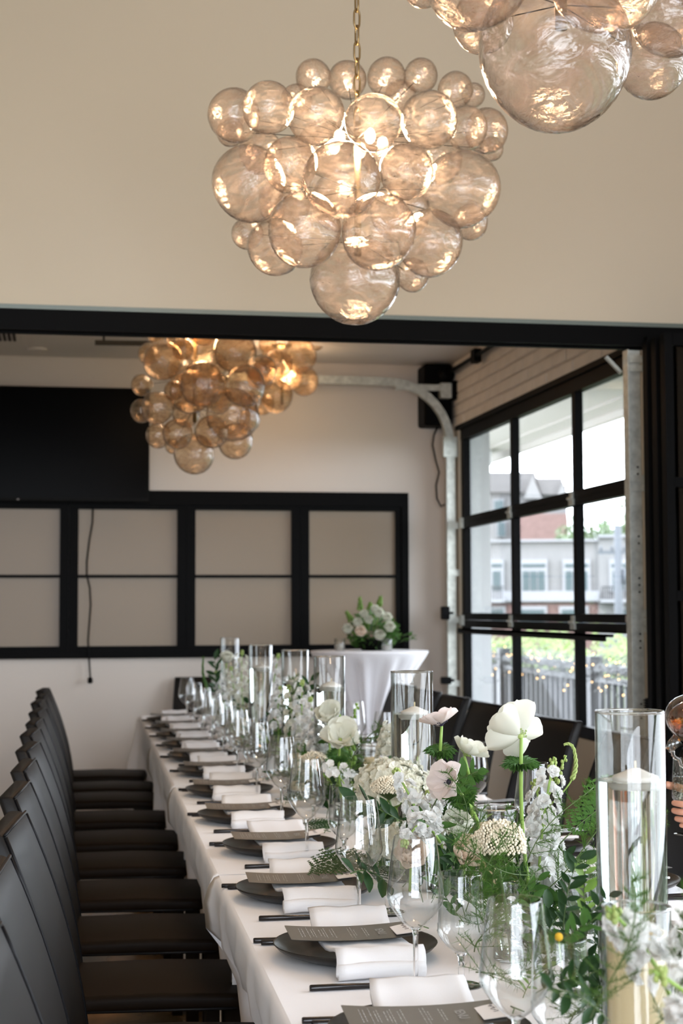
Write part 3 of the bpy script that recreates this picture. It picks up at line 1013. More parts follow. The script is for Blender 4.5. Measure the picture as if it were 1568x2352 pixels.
f2.poly('gable', 'stone', [(1204, 1150), (1225, 1098), (1246, 1150)], -2.2, -.5)
f2.poly('roof', 'roof', [(1232, 1103), (1290, 1103), (1304, 1140), (1246, 1140)], -2.0, 9)
f2.poly('gable', 'stone', [(1276, 1155), (1292, 1112), (1306, 1155)], -2.6, -1.9)
for x0, y0, x1, y1 in ((1136, 1150, 1155, 1178), (1143, 1200, 1160, 1232), (1183, 1200, 1195, 1232)):
    fr_ = f2.rect('window', 'trimw', x0 - 3, y0 - 3, x1 + 3, y1 + 3, -.3, .05)
    f2.rect('pane', 'winf', x0, y0, x1, y1, -.4, -.28, fr_)
f3 = on_plane(1418, 1206, 52)
up = thing('utility_pole', 'grey utility pole with crossarms standing before the townhouse', 'pole', tuple(NV * 52 + TV * f3.x + Vector((0, 0, -2.1))), -AZ)
MB().lathe([(.17, 0), (.12, f3.y + 2.1)], 10, cap=True).build('shaft', 'pole', up)
zc = on_plane(1418, 1272, 52).y + 2.1
MB().box(-.65, .65, -.06, .06, zc, zc + .1).build('crossarm', 'pole', up, False)
for k in (-.55, -.2, .2, .55):
    MB().lathe([(.03, 0), (.05, .08), (.02, .16)], 8, (k, 0, zc + .1), True).build('insulator', 'pole', up)
MB().lathe([(.14, 0), (.14, .5)], 10, (.26, 0, zc - 1.0), True).build('transformer', 'pole', up)
for k, (px, py, D, rr) in enumerate(((1345, 1225, 105, 1.6), (1395, 1222, 108, 1.8), (1470, 1180, 110, 1.9), (1440, 1230, 112, 1.7), (1500, 1215, 112, 2.2), (1316, 1235, 104, 1.3))):
    q = on_plane(px, py, D)
    p = NV * D + TV * q.x
    bush('street_tree', 'green tree over the townhouse roof, ' + ['second from the left', 'left of the utility pole top', 'tallest, right of the utility pole', 'right behind the utility pole', 'last on the right', 'leftmost and smallest'][k], (p.x, p.y, q.y), rr, rr, rr * .9, 500, 'bushd', .22, 'trees over the roofs', 40 + k, trunk=-2.1)

# ================================================================== TABLES
SK = math.atan(.0152)                            # the row of tables stands slightly askew to the room


def xl(y):
    return .327 + (y - 2.372) * .0152            # left table edge


TW = 1.02
TABS = [(1.845, 3.705), (3.712, 5.575), (5.583, 7.425), (7.43, 9.325)]
LCH = [(1.99, .435), (2.59, .430), (3.18, .437), (3.79, .435), (4.39, .440), (4.98, .437), (5.58, .432), (6.14, .436), (6.76, .436), (7.46, .428), (7.95, .440), (8.54, .434)]
RCH = [(4.30, 0), (4.98, 0), (5.72, .10), (6.78, 0), (7.38, 0), (7.96, 0), (8.55, 0)]
FRONT_R = 1.32                                   # seat fronts of the right hand chairs


def drape(i, y0, y1):
    L = y1 - y0
    t = MB()
    rc = .03
    # border of the top, walked anticlockwise, in world coordinates
    P = []                                       # (point, outward normal, side)
    n = int(L / .035)
    for k in range(n + 1):
        y = y0 + L * k / n
        P.append((Vector((xl(y) + TW, y)), Vector((1, 0)), 'R'))
    m_ = 24
    for k in range(1, m_):
        x = xl(y1) + TW * (1 - k / m_)
        P.append((Vector((x, y1)), Vector((0, 1)), 'F'))
    for k in range(n + 1):
        y = y1 - L * k / n
        P.append((Vector((xl(y), y)), Vector((-1, 0)), 'L'))
    for k in range(1, m_):
        x = xl(y0) + TW * k / m_
        P.append((Vector((x, y0)), Vector((0, -1)), 'N'))
    rows = [0, .004, .012, .025, .06, .12, .2, .28, .36, .44, .52, .6, .645]
    secs = []
    for d in rows:
        q = []
        for p, nv, sd in P:
            off = 0
            z = TZ - (d if d > .012 else d * .4)
            if d < .025:
                off = -.012 + .012 * math.sin(min(1, d / .025) * PI / 2)
            y = p.y
            if sd in 'LR':
                e = min(abs(y - y0), abs(y - y1))
                fl_ = d * (.20 * math.exp(-(e / .075) ** 2) + .012) + min(1, d / .25) * (.012 * math.sin(y * 31 + i) + .008 * math.sin(y * 53 + 2 * i))
                if e < .012 and d > .02:
                    fl_ += .006
                push = 0
                for ch in (LCH if sd == 'L' else RCH):
                    fx = ch[1] if sd == 'L' else FRONT_R
                    a = abs(y - ch[0])
                    wgt = 1 / (1 + math.exp((a - .29) / .022))
                    need = (fx + .012 - xl(y)) if sd == 'L' else (xl(y) + TW - fx + .012)
                    push = max(push, wgt * max(0, need))
                vv = min(1, max(0, (d - .10) / .12))
                off += fl_ * (1 - .9 * min(1, push / .03) * vv) - push * vv
            elif sd == 'F' and i == 3:
                off += d * .05 + min(1, d / .25) * .012 * math.sin(p.x * 34)
            elif sd == 'N' and i == 0:
                off += d * .05 + min(1, d / .25) * .012 * math.sin(p.x * 34)
            else:
                off = -.004 if d < .02 else -.006 - d * .01
            q.append((p.x + nv.x * off, p.y + nv.y * off, z))
        secs.append(q)
    t.loft(secs, cap=False)
    base = len(P)
    cidx = len(t.v)
    # top surface as strips between the two long sides (slight wrinkles)
    g0 = secs[0]
    right = g0[:n + 1]
    left = list(reversed(g0[n + m_:n + m_ + n + 1]))

    def top(u, v):
        k = v * n
        a, b_ = right[int(round(k))], left[int(round(k))]
        x = b_[0] + (a[0] - b_[0]) * u
        y = b_[1] + (a[1] - b_[1]) * u
        return (x, y, TZ + .0006 * math.sin(9 * x + 3 * i) * math.sin(7 * y) * math.sin(PI * u))
    t.grid(top, 16, n)
    return t


tlabel = ['nearest', 'second from the camera', 'third from the camera', 'farthest']
for i, (y0, y1) in enumerate(TABS):
    yc = (y0 + y1) / 2
    tb = thing('banquet_table', 'long banquet table under the %s white cloth' % tlabel[i], 'table', (xl(yc) + TW / 2, yc, 0), -SK, 'banquet tables')
    MB().box(-TW / 2 + .012, TW / 2 - .012, -(y1 - y0) / 2 + .016, (y1 - y0) / 2 - .016, TZ - .035, TZ - .006).build('tabletop', 'wax', tb, False)
    for sx in (-1, 1):
        for sy in (-1, 1):
            MB().tube([(sx * (TW / 2 - .14), sy * .72, 0), (sx * (TW / 2 - .14), sy * .72, TZ - .035)], .014, 8).build('leg', 'blackm', tb)
    tag(drape(i, y0, y1).build('tablecloth', 'cloth'), 'white linen tablecloth %s over the dinner table' % ('nearest the camera' if i == 0 else tlabel[i]), 'tablecloth', 'white tablecloths')


# ================================================================== CHAIRS
def build_chair():
    """parson chair facing +X, origin on the floor under the seat front edge centre; seat runs to x=-.43"""
    t = thing('dining_chair', '', 'chair')
    H = .50
    secs = []
    for k, (x, ins) in enumerate(((-.44, .0), (-.42, 0), (-.2, 0), (-.05, .002), (-.02, .006), (-.006, .016), (0, .035))):
        wd = .375 - ins * 1.2
        secs.append([(x, a, b_ + H - .020 + (.004 if -.3 < x < -.1 else 0)) for a, b_ in rrect(wd, .040 - ins * .6, .014)])
    MB().loft(secs).build('seat', 'leather', t)
    e = MB()
    for s in (-1, 1):
        e.tube([(-.43, s * .182, H - .012), (-.04, s * .182, H - .012), (-.012, s * .170, H - .014)], .004, 6)
        e.tube([(-.43, s * .184, H - .033), (-.04, s * .184, H - .033), (-.012, s * .170, H - .031)], .004, 6)
    e.tube([(-.010, -.170, H - .014), (-.008, 0, H - .012), (-.010, .170, H - .014)], .004, 6)
    e.build('seat_piping', 'piping', t)
    # backrest: curved slab leaning back
    spine = []
    for k in range(13):
        v = k / 12
        z = .40 + v * .543
        x = -.425 - .02 * v - .105 * v ** 2.0
        spine.append((x, z, v))
    secs = []
    for x, z, v in spine:
        wd = .415 - .01 * v - .05 * v ** 2
        th = .062 - .022 * v
        secs.append([(x + a, b_, z) for a, b_ in rrect(th, wd, .012)])
    x, z, v = spine[-1]
    secs.append([(x - .004 + a * .6, b_ * .97, z + .006) for a, b_ in rrect(.040, .355, .012)])
    MB().loft(secs).build('backrest', 'leatherb', t)
    e = MB()
    for s in (-1, 1):
        for dx in (1,):
            e.tube([(x + dx * (.031 - .011 * v), s * (.2075 - .005 * v - .025 * v ** 2 - .004), z) for x, z, v in spine], .0035, 6)
    x, z, v = spine[-1]
    e.tube([(x + .018, s, z + .004) for s in (-.175, 0, .175)], .0035, 6)
    e.build('back_piping', 'piping', t)
    for (lx, ly) in ((-.035, -.155), (-.035, .155)):
        MB().loft([[(lx + a, ly + b_, z) for a, b_ in rrect(w_, w_, .006)] for z, w_ in ((0, .038), (.462, .045))]).build('leg', 'leather', t)
    for ly in (-.165, .165):
        MB().loft([[(lx + a, ly + b_, z) for a, b_ in rrect(.045, .05, .006)] for z, lx in ((0, -.50), (.2, -.455), (.45, -.428))]).build('leg', 'leather', t)
    return t


ch0 = build_chair()
first = True


def chair(x, y, rz, label, group):
    global first
    if first:
        first = False
        ch0.location, ch0.rotation_euler = (x, y, 0), (0, 0, rz)
        ch0['label'], ch0['group'] = label, group
        return ch0
    return dup(ch0, (x, y, 0), rz, label, group)


for k, (yc, xf) in enumerate(LCH):
    lab = 'black leather dining chair on the left of the table, %s from the camera' % ORD[k]
    if k == len(LCH) - 1:
        lab = 'black leather dining chair on the left of the table, farthest in its row'
    chair(xf, yc, R(-4.2 + .8 * math.sin(k * 2.1)), lab, 'chairs along the left of the table')
for k, (yc, rz) in enumerate(RCH):
    lab = 'black leather dining chair on the window side of the table, %s from the camera' % ORD[k + 1]
    chair(FRONT_R, yc, PI + rz + R(4), lab, 'chairs along the window side of the table')
chair(FRONT_R, 3.62, PI + R(2), 'black leather dining chair under the seated person, first on the window side', 'chairs along the window side of the table')
chair(.86, 9.36, R(-90), 'black leather dining chair alone at the far end of the table', 'end chair')

# ================================================================== PLACE SETTINGS
pl = MB().lathe([(.0005, .004), (.085, .004), (.095, .0055), (.118, .012), (.138, .021), (.1445, .0255), (.146, .0265), (.1462, .0245), (.139, .017),
                 (.118, .008), (.095, .001), (.088, 0), (.0005, 0)], 48).mesh('plate', 'plate')
rim = MB().lathe([(.1455, .0262), (.1465, .0270), (.1472, .0260), (.1462, .0250), (.1455, .0262)], 48).mesh('rim', 'plate')


def napkin_mesh(seed):
    r_ = random.Random(seed)
    ph = [r_.uniform(0, 6.28) for _ in range(4)]
    path = [(-.192, .006), (-.187, .016), (-.180, .024), (-.168, .033), (-.150, .039), (-.130, .036), (-.10, .029), (-.06, .0235), (0, .022),
            (.06, .0245), (.10, .030), (.13, .0375), (.150, .044), (.166, .0475), (.180, .0485)]
    W = .150

    secs = []
    for q in range(29):
        v = q / 28
        k = v * (len(path) - 1)
        i = min(int(k), len(path) - 2)
        fr = k - i
        y = path[i][0] * (1 - fr) + path[i + 1][0] * fr
        z = path[i][1] * (1 - fr) + path[i + 1][1] * fr
        row = []
        for top in (1, 0):
            for j in range(11):
                u = j / 10 if top else 1 - j / 10
                x = (u - .5) * W * (1 + .02 * math.sin(5 * v + ph[0])) + .003 * math.sin(9 * v + ph[1])
                wob = .0014 * math.sin(13 * u + 7 * v + ph[2]) + .001 * math.sin(23 * v + ph[3])
                row.append((x, y, z + .002 + (wob + .0055 if top else 0)))
        secs.append(row)
    m = MB()
    m.loft(secs)
    # rolled near end
    m.tube([((u - .5) * W * .99, -.185 + .002 * math.sin(u * 7 + ph[0]), .0155 + .002 * math.sin(u * 5 + ph[1])) for u in [k / 10 for k in range(11)]], .0135, 10)
    return m.mesh('napkin', 'linen')


NAP = [napkin_mesh(k) for k in range(4)]


def menu_mesh():
    m = MB()

    def z_(x):
        return .0405 + .42 * (x + .01) ** 2

    def f(u, v):
        x = -.122 + u * .222
        y = -.052 + v * .096
        return (x, y, z_(x) + .02 * (v - .3) * .3)
    m.grid(f, 12, 2)
    m.grid(lambda u, v: Vector(f(1 - u, v)) - Vector((0, 0, .0009)), 12, 2)
    return m.mesh('menu_card', 'menu'), f


MENU, menu_f = menu_mesh()
ln = MB()
rr = random.Random(5)


def ink_line(u, v0, v1, w_=.0016, dz=.0006):
    a, b_ = Vector(menu_f(u, v0)), Vector(menu_f(u, v1))
    k = Vector((w_ / 2, 0, .0))
    up_ = Vector((0, 0, dz))
    ln.add([a - k + up_, a + k + up_, b_ + k + up_, b_ - k + up_], [(0, 1, 2, 3)])


for u in (.10, .125, .165, .195, .215, .26, .285, .305, .35, .375, .50, .525, .545, .62, .64):
    hw = rr.uniform(.18, .38)
    v = .5 - hw
    while v < .5 + hw:                            # each line broken into little words
        e = min(.5 + hw, v + rr.uniform(.05, .14))
        ink_line(u, 1 - v, 1 - e, rr.choice((.0009, .0014)))
        v = e + .03
LINES = ln.mesh('printed_lines', 'ink', False)


def text_mesh(body, size, mat):
    cu = bpy.data.curves.new('t', 'FONT')
    cu.body = body
    cu.size = size
    cu.align_x = 'CENTER'
    cu.align_y = 'CENTER'
    o = bpy.data.objects.new('t', cu)
    COL.objects.link(o)
    bpy.context.view_layer.update()
    me = bpy.data.meshes.new_from_object(o.evaluated_get(bpy.context.evaluated_depsgraph_get()))
    bpy.data.objects.remove(o)
    me.materials.clear()
    me.materials.append(M[mat])
    me.name = 'menu_lettering'
    return me


WORD = text_mesh('MENU', .021, 'ink')
uw = .745
pw_ = Vector(menu_f(uw, .5))
WORD_M = Matrix.Translation(pw_ + Vector((0, 0, .0012))) @ Matrix.Rotation(-math.atan(.84 * (pw_.x + .01)), 4, 'Y') @ Matrix.Rotation(-PI / 2, 4, 'Z')


def card_mesh():
    m = MB()
    f = lambda u, v: (.066 + u * .056, -.048 + v * .088, .0455 + u * .0055)
    m.grid(f, 2, 2)
    m.grid(lambda u, v: Vector(f(1 - u, v)) - Vector((0, 0, .0008)), 2, 2)
    return m.mesh('place_card', 'paper', False)


CARD = card_mesh()
sq = MB()
sc_ = []
for k in range(34):
    u = k / 33
    sc_.append((.090 + .0032 * math.sin(u * 38) + .002 * math.sin(u * 17), .022 - u * .044, .0490 + .0045 * math.sin(u * 26) * .1))
sq.tube(sc_, .00028, 4)
SCRIPT = sq.mesh('handwriting', 'inkd')
tw = MB().tube([(.108, -.044, .0512), (.113, -.034, .0555), (.111, -.020, .0550), (.124, -.046, .0535)], .0011, 5).mesh('sprig_tie', 'stemd')


def knife_mesh():
    m = MB()
    secs = []
    for x, w_, h in ((-.118, .010, .008), (-.116, .0125, .0095), (-.05, .0125, .0095), (.0, .0105, .008), (.03, .0075, .006), (.06, .0095, .0028), (.12, .012, .0018), (.155, .010, .0015), (.172, .003, .0012)):
        secs.append([(x, a, b_ + h / 2) for a, b_ in rrect(w_, h, min(w_, h) * .42)])
    return m.loft(secs).mesh('table_knife', 'cutlery')


def fork_mesh():
    m = MB()
    secs = []
    for x, w_, h, z in ((-.105, .0095, .008, 0), (-.103, .012, .009, 0), (-.04, .0115, .008, 0), (.02, .007, .006, .001), (.05, .006, .004, .004), (.065, .014, .003, .004), (.078, .021, .003, .003)):
        secs.append([(x, a, b_ + h / 2 + z) for a, b_ in rrect(w_, h, min(w_, h) * .42)])
    m.loft(secs)
    for k in range(4):
        y = -.0085 + k * .00567
        m.loft([[(x, y + a, b_ + z + .0015) for a, b_ in rrect(w_, .0025, .001)] for x, w_, z in ((.075, .0035, .003), (.10, .0032, .0028), (.122, .002, .006))])
    return m.mesh('fork', 'cutlery')


KN, FK = knife_mesh(), fork_mesh()

# stemware
WB = [(.0042, .106), (.010, .1085), (.022, .118), (.034, .132), (.0435, .147), (.0460, .154), (.0465, .160), (.0455, .170), (.0425, .195), (.0385, .225), (.0340, .2535), (.0338, .2545), (.0332, .2542)]
wine_bowl = MB().lathe(WB, 40).mesh('bowl', 'glass')
wine_stem = MB().lathe([(.0001, .0035), (.006, .0042), (.0048, .010), (.0042, .02), (.0040, .06), (.0041, .095), (.0050, .104), (.0085, .1085), (.004, .1092), (.0001, .1090)], 16).mesh('stem', 'stemglass')
wine_foot = MB().lathe([(.0001, .0036), (.012, .0034), (.030, .0020), (.0405, .0014), (.0412, .0008), (.0405, 0), (.0001, 0)], 40).mesh('foot', 'glass')
GB = [(.0040, .052), (.012, .0545), (.024, .064), (.034, .077), (.0385, .085), (.0398, .090), (.0395, .105), (.0378, .14), (.0357, .1815), (.0355, .183), (.0349, .1828)]
gob_bowl = MB().lathe(GB, 40).mesh('bowl', 'glass')
gob_stem = MB().lathe([(.0001, .004), (.008, .005), (.0055, .012), (.0048, .03), (.0055, .046), (.011, .0535), (.005, .0545), (.0001, .0543)], 16).mesh('stem', 'stemglass')
gob_foot = MB().lathe([(.0001, .0040), (.012, .0038), (.028, .0022), (.0355, .0014), (.0360, .0008), (.0355, 0), (.0001, 0)], 40).mesh('foot', 'glass')


def glassware(kind, x, y, z, label, group, rz=0):
    t = thing(kind, label, 'glass', (x, y, z), rz, group)
    for me in ((wine_bowl, wine_stem, wine_foot) if kind == 'wine_glass' else (gob_bowl, gob_stem, gob_foot)):
        put(me.name.split('.')[0], me, t)
    return t


LPL = [(.516, 2.215), (.516, 2.799), (.511, 3.385), (.546, 4.023), (.533, 4.633), (.548, 5.286), (.565, 5.93), (.565, 6.52), (.575, 7.08), (.58, 7.62), (.585, 8.16), (.59, 8.72)]
LWG = [(.560, 1.93), (.558, 2.494), (.563, 3.012), (.588, 3.837), (.618, 4.509), (.619, 5.104), (.625, 5.74), (.63, 6.33), (.64, 6.88), (.645, 7.42), (.65, 7.98), (.655, 8.54)]
LGB = [(.650, 2.03), (.648, 2.552), (.656, 3.193)] + [(x + .098, y + .03) for x, y in LWG[3:]]
rnd = random.Random(21)


def setting(k, x, y, side, flip):
    """side: text; flip: diner on the right"""
    o_ = ORD[k]
    who = '%s setting from the camera, %s' % (o_, side + (' side' if side == 'left' else ''))
    grp = lambda s: '%s on the %s' % (s, side)
    rz = PI if flip else 0
    Mx = Matrix.Translation((x, y, TZ + .0012)) @ Matrix.Rotation(rz + rnd.uniform(-.03, .03) - SK, 4, 'Z')

    def place(name, mesh, lx, ly, lz, label, cat, g, a=0):
        o = bpy.data.objects.new(name, mesh)
        COL.objects.link(o)
        o.matrix_world = Mx @ Matrix.Translation((lx, ly, lz)) @ Matrix.Rotation(a, 4, 'Z')
        return tag(o, label, cat, g)
    p = place('plate', pl, 0, 0, 0, 'dark coupe plate, ' + who, 'plate', grp('dark plates'))
    put('rim', rim, p)
    place('napkin', NAP[k % 4], .012, 0, 0, 'white folded napkin over the plate, ' + who, 'napkin', grp('white napkins'))
    mn = place('menu_card', MENU, 0, 0, 0, 'charcoal menu card across the napkin, ' + who, 'menu', grp('menu cards'))
    put('printed_lines', LINES, mn)
    put('menu_lettering', WORD, mn, mtx=WORD_M)
    cd = place('place_card', CARD, rnd.uniform(-.004, .004), 0, 0, 'white name card on the menu, ' + who, 'card', grp('place cards'))
    put('handwriting', SCRIPT, cd)
    put('sprig_tie', tw, cd)
    place('table_knife', KN, .0, -.238, 0, 'slim black knife, ' + who, 'knife', grp('black knives'), R(.8))
    place('fork', FK, -.062, .145, 0, 'outer black fork, ' + who, 'fork', grp('black forks'), R(1))
    place('fork', FK, -.050, .122, 0, 'inner black fork under the rim, ' + who, 'fork', grp('black forks'), R(-1))


for k, (x, y) in enumerate(LPL):
    setting(k, x, y, 'left', False)
for k, (x, y) in enumerate(LWG):
    glassware('wine_glass', x, y, TZ + .001, 'empty angular wine glass, %s from the camera on the left of the table' % ORD[k], 'wine glasses on the left')
for k, (x, y) in enumerate(LGB):
    glassware('water_goblet', x, y, TZ + .001, 'short stemmed water glass, %s from the camera on the left of the table' % ORD[k], 'water glasses on the left')
RY = [2.62, 3.35, 3.95, 4.6, 5.25, 5.9, 6.5, 7.1, 7.7, 8.3, 8.85]
for k, y in enumerate(RY):
    x = xl(y) + TW - .165
    setting(k, x, y, 'window side', True)
    glassware('wine_glass', x - .10, y + .26, TZ + .001, 'empty angular wine glass, %s from the camera on the window side of the table' % ORD[k], 'wine glasses on the window side')
    if k != 1:
        glassware('water_goblet', x - .175, y + .19, TZ + .001, 'short stemmed water glass, %s from the camera on the window side of the table' % ORD[k], 'water glasses on the window side')

# ================================================================== VASES AND CANDLES
CYL = {}


def cyl_mesh(r, h, mat):
    key = (r, h)
    if key not in CYL:
        t = .0028
        CYL[key] = (MB().lathe([(r, .004), (r, h - .001), (r - .0006, h), (r - t + .0004, h), (r - t, h - .001), (r - t, .009)], 48).mesh('wall', mat),
                    MB().lathe([(.0001, 0), (r - .002, 0), (r, .004), (r - .002, .0095), (.0001, .0095)], 40).mesh('base', 'stemglass'),
                    MB().lathe([(r + .0004 + .0019 * math.cos(a * PI / 4) - .0015, h + .0019 * math.sin(a * PI / 4)) for a in range(9)], 48).mesh('rim', 'stemglass'))
    return CYL[key]


fc = MB().lathe([(.0001, -.0130), (.026, -.0130), (.0305, -.0085), (.0325, .0), (.033, .0035), (.0315, .0050), (.020, .0095), (.007, .0155), (.0001, .0165)], 32).mesh('wax', 'wax')
fwk = MB().lathe([(.0016, .014), (.0016, .026), (.0001, .0265)], 8).mesh('wick', 'wick')
TALL = [(1446, 1660, 2.17, 'nearest', 1812), (945, 1548, 3.67, 'second from the camera', 1666), (756, 1513, 4.93, 'third from the camera', 1600), (677, 1494, 5.72, 'fourth from the camera', 1552),
        (598, 1481, 6.60, 'fifth from the camera', 1524), (528, 1467, 8.25, 'farthest', 1512)]
for px, py, Y, nm, wy in TALL:
    p = at(px, py, Y=Y)
    h = 1.22 - TZ
    t = thing('cylinder_vase', 'tall clear glass cylinder part filled with water, %s in the flower row' % nm, 'vase', (p.x, p.y, TZ + .001), 0, 'tall floating candle vases')
    wm, bm, rm = cyl_mesh(.050, h, 'vaseglass')
    put('rim', rm, t)
    put('wall', wm, t)
    put('base', bm, t)
    wl = .365 + .01 * math.sin(px)
    tag(MB().lathe([(.0001, .0098), (.0468, .0098), (.0468, wl - .0015), (.0472, wl), (.0455, wl - .001), (.0001, wl - .001)], 48).build('water', 'water', t))
    f = thing('floating_candle', 'white domed candle floating in the %s tall glass cylinder' % nm, 'candle', (p.x + .006, p.y - .003, TZ + wl + .002), .4, 'floating candles')
    put('wax', fc, f)
    put('wick', fwk, f)

MED = [(1138, 3.36, .14), (1452, 3.02, .15), (1360, 2.47, 0), (1446, 2.60, .165), (862, 5.0, .13), (795, 5.60, 0), (715, 6.5, .10), (612, 8.0, .15), (690, 5.3, .12), (1458, 1.90, .205), (985, 4.36, .14), (560, 7.1, .12)]
pilm = {}
for k, (px, Y, ch_) in enumerate(MED):
    p = at(px, 1900, Y=Y)
    t = thing('candle_holder', 'short clear glass candle cylinder among the flowers, %s listed from the %s' % (ORD[k], 'front') if False else
              'short clear glass cylinder %s in the flower row, %.2f m along' % ('holding an ivory candle' if ch_ else 'without a candle', Y), 'candle holder', (p.x, p.y, TZ + .001), 0, 'short candle cylinders')
    wm, bm, rm = cyl_mesh(.050, .183, 'vaseglass') if ch_ < .2 else cyl_mesh(.043, .245, 'vaseglass')
    put('rim', rm, t)
    put('wall', wm, t)
    put('base', bm, t)
    if ch_:
        cd = thing('pillar_candle', '', 'candle', (p.x, p.y, TZ + .0112), 0, 'ivory pillar candles')
        MB().lathe([(.0001, 0), (.0365, 0), (.0375, .002), (.0375, ch_ - .006), (.0350, ch_), (.030, ch_ - .003), (.012, ch_ - .006), (.0001, ch_ - .006)], 32).build('wax', 'ivory', cd)
        MB().tube([(0, 0, ch_ - .006), (.001, 0, ch_ + .005), (.004, 0, ch_ + .010)], .0012, 6).build('wick', 'burnt', cd)
        t['cidx'] = 1
CANDN = ['behind the beige seed cluster', 'right behind the nearest tall cylinder', '', 'seen through the nearest tall cylinder', 'behind the white hydrangea', '', 'beside the fourth tall cylinder',
         'before the farthest tall cylinder', 'left of the third tall cylinder', 'largest in the bottom right corner', 'beside the second tall cylinder', 'before the fifth tall cylinder']
HN = ['behind the beige seed cluster', 'right behind the nearest tall cylinder', 'left of the nearest tall cylinder, no candle', 'seen through the nearest tall cylinder', 'behind the white hydrangea', 'before the third tall cylinder, no candle',
      'beside the fourth tall cylinder', 'before the farthest tall cylinder', 'left of the third tall cylinder', 'in the bottom right corner of the picture', 'beside the second tall cylinder', 'before the fifth tall cylinder']
hs = [o for o in bpy.data.objects if o.name.startswith('candle_holder')]
for o, nme in zip(sorted(hs, key=lambda o: o.name), HN):
    o['label'] = 'short clear glass cylinder ' + nme
    if 'cidx' in o:
        del o['cidx']
cs = sorted([o for o in bpy.data.objects if o.name.startswith('pillar_candle')], key=lambda o: o.name)
for o, nme in zip(cs, [n for n in CANDN if n]):
    o['label'] = 'ivory pillar candle in the short cylinder ' + nme

bot = MB().lathe([(.0001, 0), (.030, 0), (.0325, .004), (.0325, .070), (.030, .082), (.020, .092), (.0145, .098), (.0140, .128), (.0170, .130), (.0170, .134), (.0150, .1345), (.0135, .132), (.0132, .100),
                  (.0185, .091), (.0285, .081), (.0308, .069), (.0308, .006), (.0001, .006)], 32).mesh('glass_body', 'vaseglass')
botw = MB().lathe([(.0001, .0065), (.0304, .0065), (.0304, .062), (.0001, .062)], 28).mesh('water', 'water')
BOTS = {}
for nme, (px, py, Y), lb in (('a', (1232, 2005, 2.82), 'small clear bottle holding the tall white anemone'), ('b', (1173, 2048, 2.72), 'small clear bottle holding the beige seed cluster'),
                             ('c', (1010, 1960, 3.4), 'small clear bottle behind the wine glass holding white roses'), ('d', (925, 1900, 3.55), 'small clear bottle under the white hydrangea'),
                             ('e', (790, 1800, 4.6), 'small clear bottle holding star-shaped white flowers'), ('f', (700, 1720, 5.6), 'small clear bottle under the tall white stocks in mid row'),
                             ('g', (540, 1640, 7.75), 'small clear bottle under the farthest white stocks'), ('h', (1600, 2352, 1.70), 'small clear bottle at the bottom right corner holding white stocks')):
    p = at(px, py, Y=Y)
    t = thing('bud_vase', lb, 'vase', (p.x, p.y, TZ + .001), 0, 'bottle bud vases')
    put('glass_body', bot, t)
    put('water', botw, t)
    BOTS[nme] = Vector((p.x, p.y, TZ))

# ================================================================== FLOWERS
def petal(L, W, cup, curl, n=5, ruff=0, seed=0, tipw=.5):
    r_ = random.Random(seed)
    ph = r_.uniform(0, 6.28)

    def f(u, v):
        s = u * 2 - 1
        wd = W * math.sqrt(max(.03, 1 - ((v - .56) / .51) ** 2))
        z = cup * (s * s) * wd + curl * v * v * L + ruff * math.sin(s * 5 + ph) * v * L
        return (s * wd / 2, v * L * (1 - .09 * s * s * v), z)
    return MB().grid(f, n, n + 1)


def floret_mesh(k, mat, R_=.013, n=4, layers=1, ruff=.12):
    r_ = random.Random(k)
    m = MB()
    for l in range(layers):
        for i in range(n):
            a = 2 * PI * i / n + l * .6 + r_.uniform(-.15, .15)
            s = 1 - .28 * l
            p = petal(R_ * s, R_ * s * (1.25 if n == 4 else 1.0), .25, .10 + .35 * l + r_.uniform(-.1, .1), 3, ruff, k * 10 + i)
            c_, s_ = math.cos(a), math.sin(a)
            m.add([(x * c_ - y * s_, x * s_ + y * c_, z + .0015 * l) for x, y, z in p.v], p.f)
    return m.mesh('floret', mat)


HYD = [floret_mesh(k, 'petalc', .0125, 4, 1) for k in range(4)]
STK = [floret_mesh(k + 20, 'petalw', .0155, 5, 3, .16) for k in range(4)]
STKG = [floret_mesh(k + 30, 'petal', .0145, 5, 3, .16) for k in range(3)]
STAR = [floret_mesh(k + 40, 'petalw', .0125, 5, 1, .02) for k in range(2)]
AP = [petal(.050, .048, .35, .28, 8, .04, k, .6).mesh('petal', 'petal') for k in range(3)]
APB = [petal(.047, .044, .30, .12, 8, .05, k + 5, .6).mesh('petal', 'blush') for k in range(3)]
RP = [petal(.030, .034, .55, .55, 4, .03, k + 9, .5).mesh('petal', 'rosep') for k in range(3)]
RW = [petal(.030, .034, .55, .55, 4, .05, k + 15, .5).mesh('petal', 'petal') for k in range(3)]


def leaf_mesh(L, W, mat, curl=.15, n=3, name='leaf'):
    def f(u, v):
        s = u * 2 - 1
        wd = W * math.sin(PI * min(1, v * .94 + .03)) ** .85
        return (s * wd / 2, v * L, curl * v * v * L + .25 * abs(s) * wd)
    return MB().grid(f, 2, 5).mesh(name, mat)


LF = {m_: [leaf_mesh(.05, .020, m_), leaf_mesh(.045, .015, m_, -.1), leaf_mesh(.06, .026, m_, .05)] for m_ in ('leaf', 'leafd', 'leafl')}


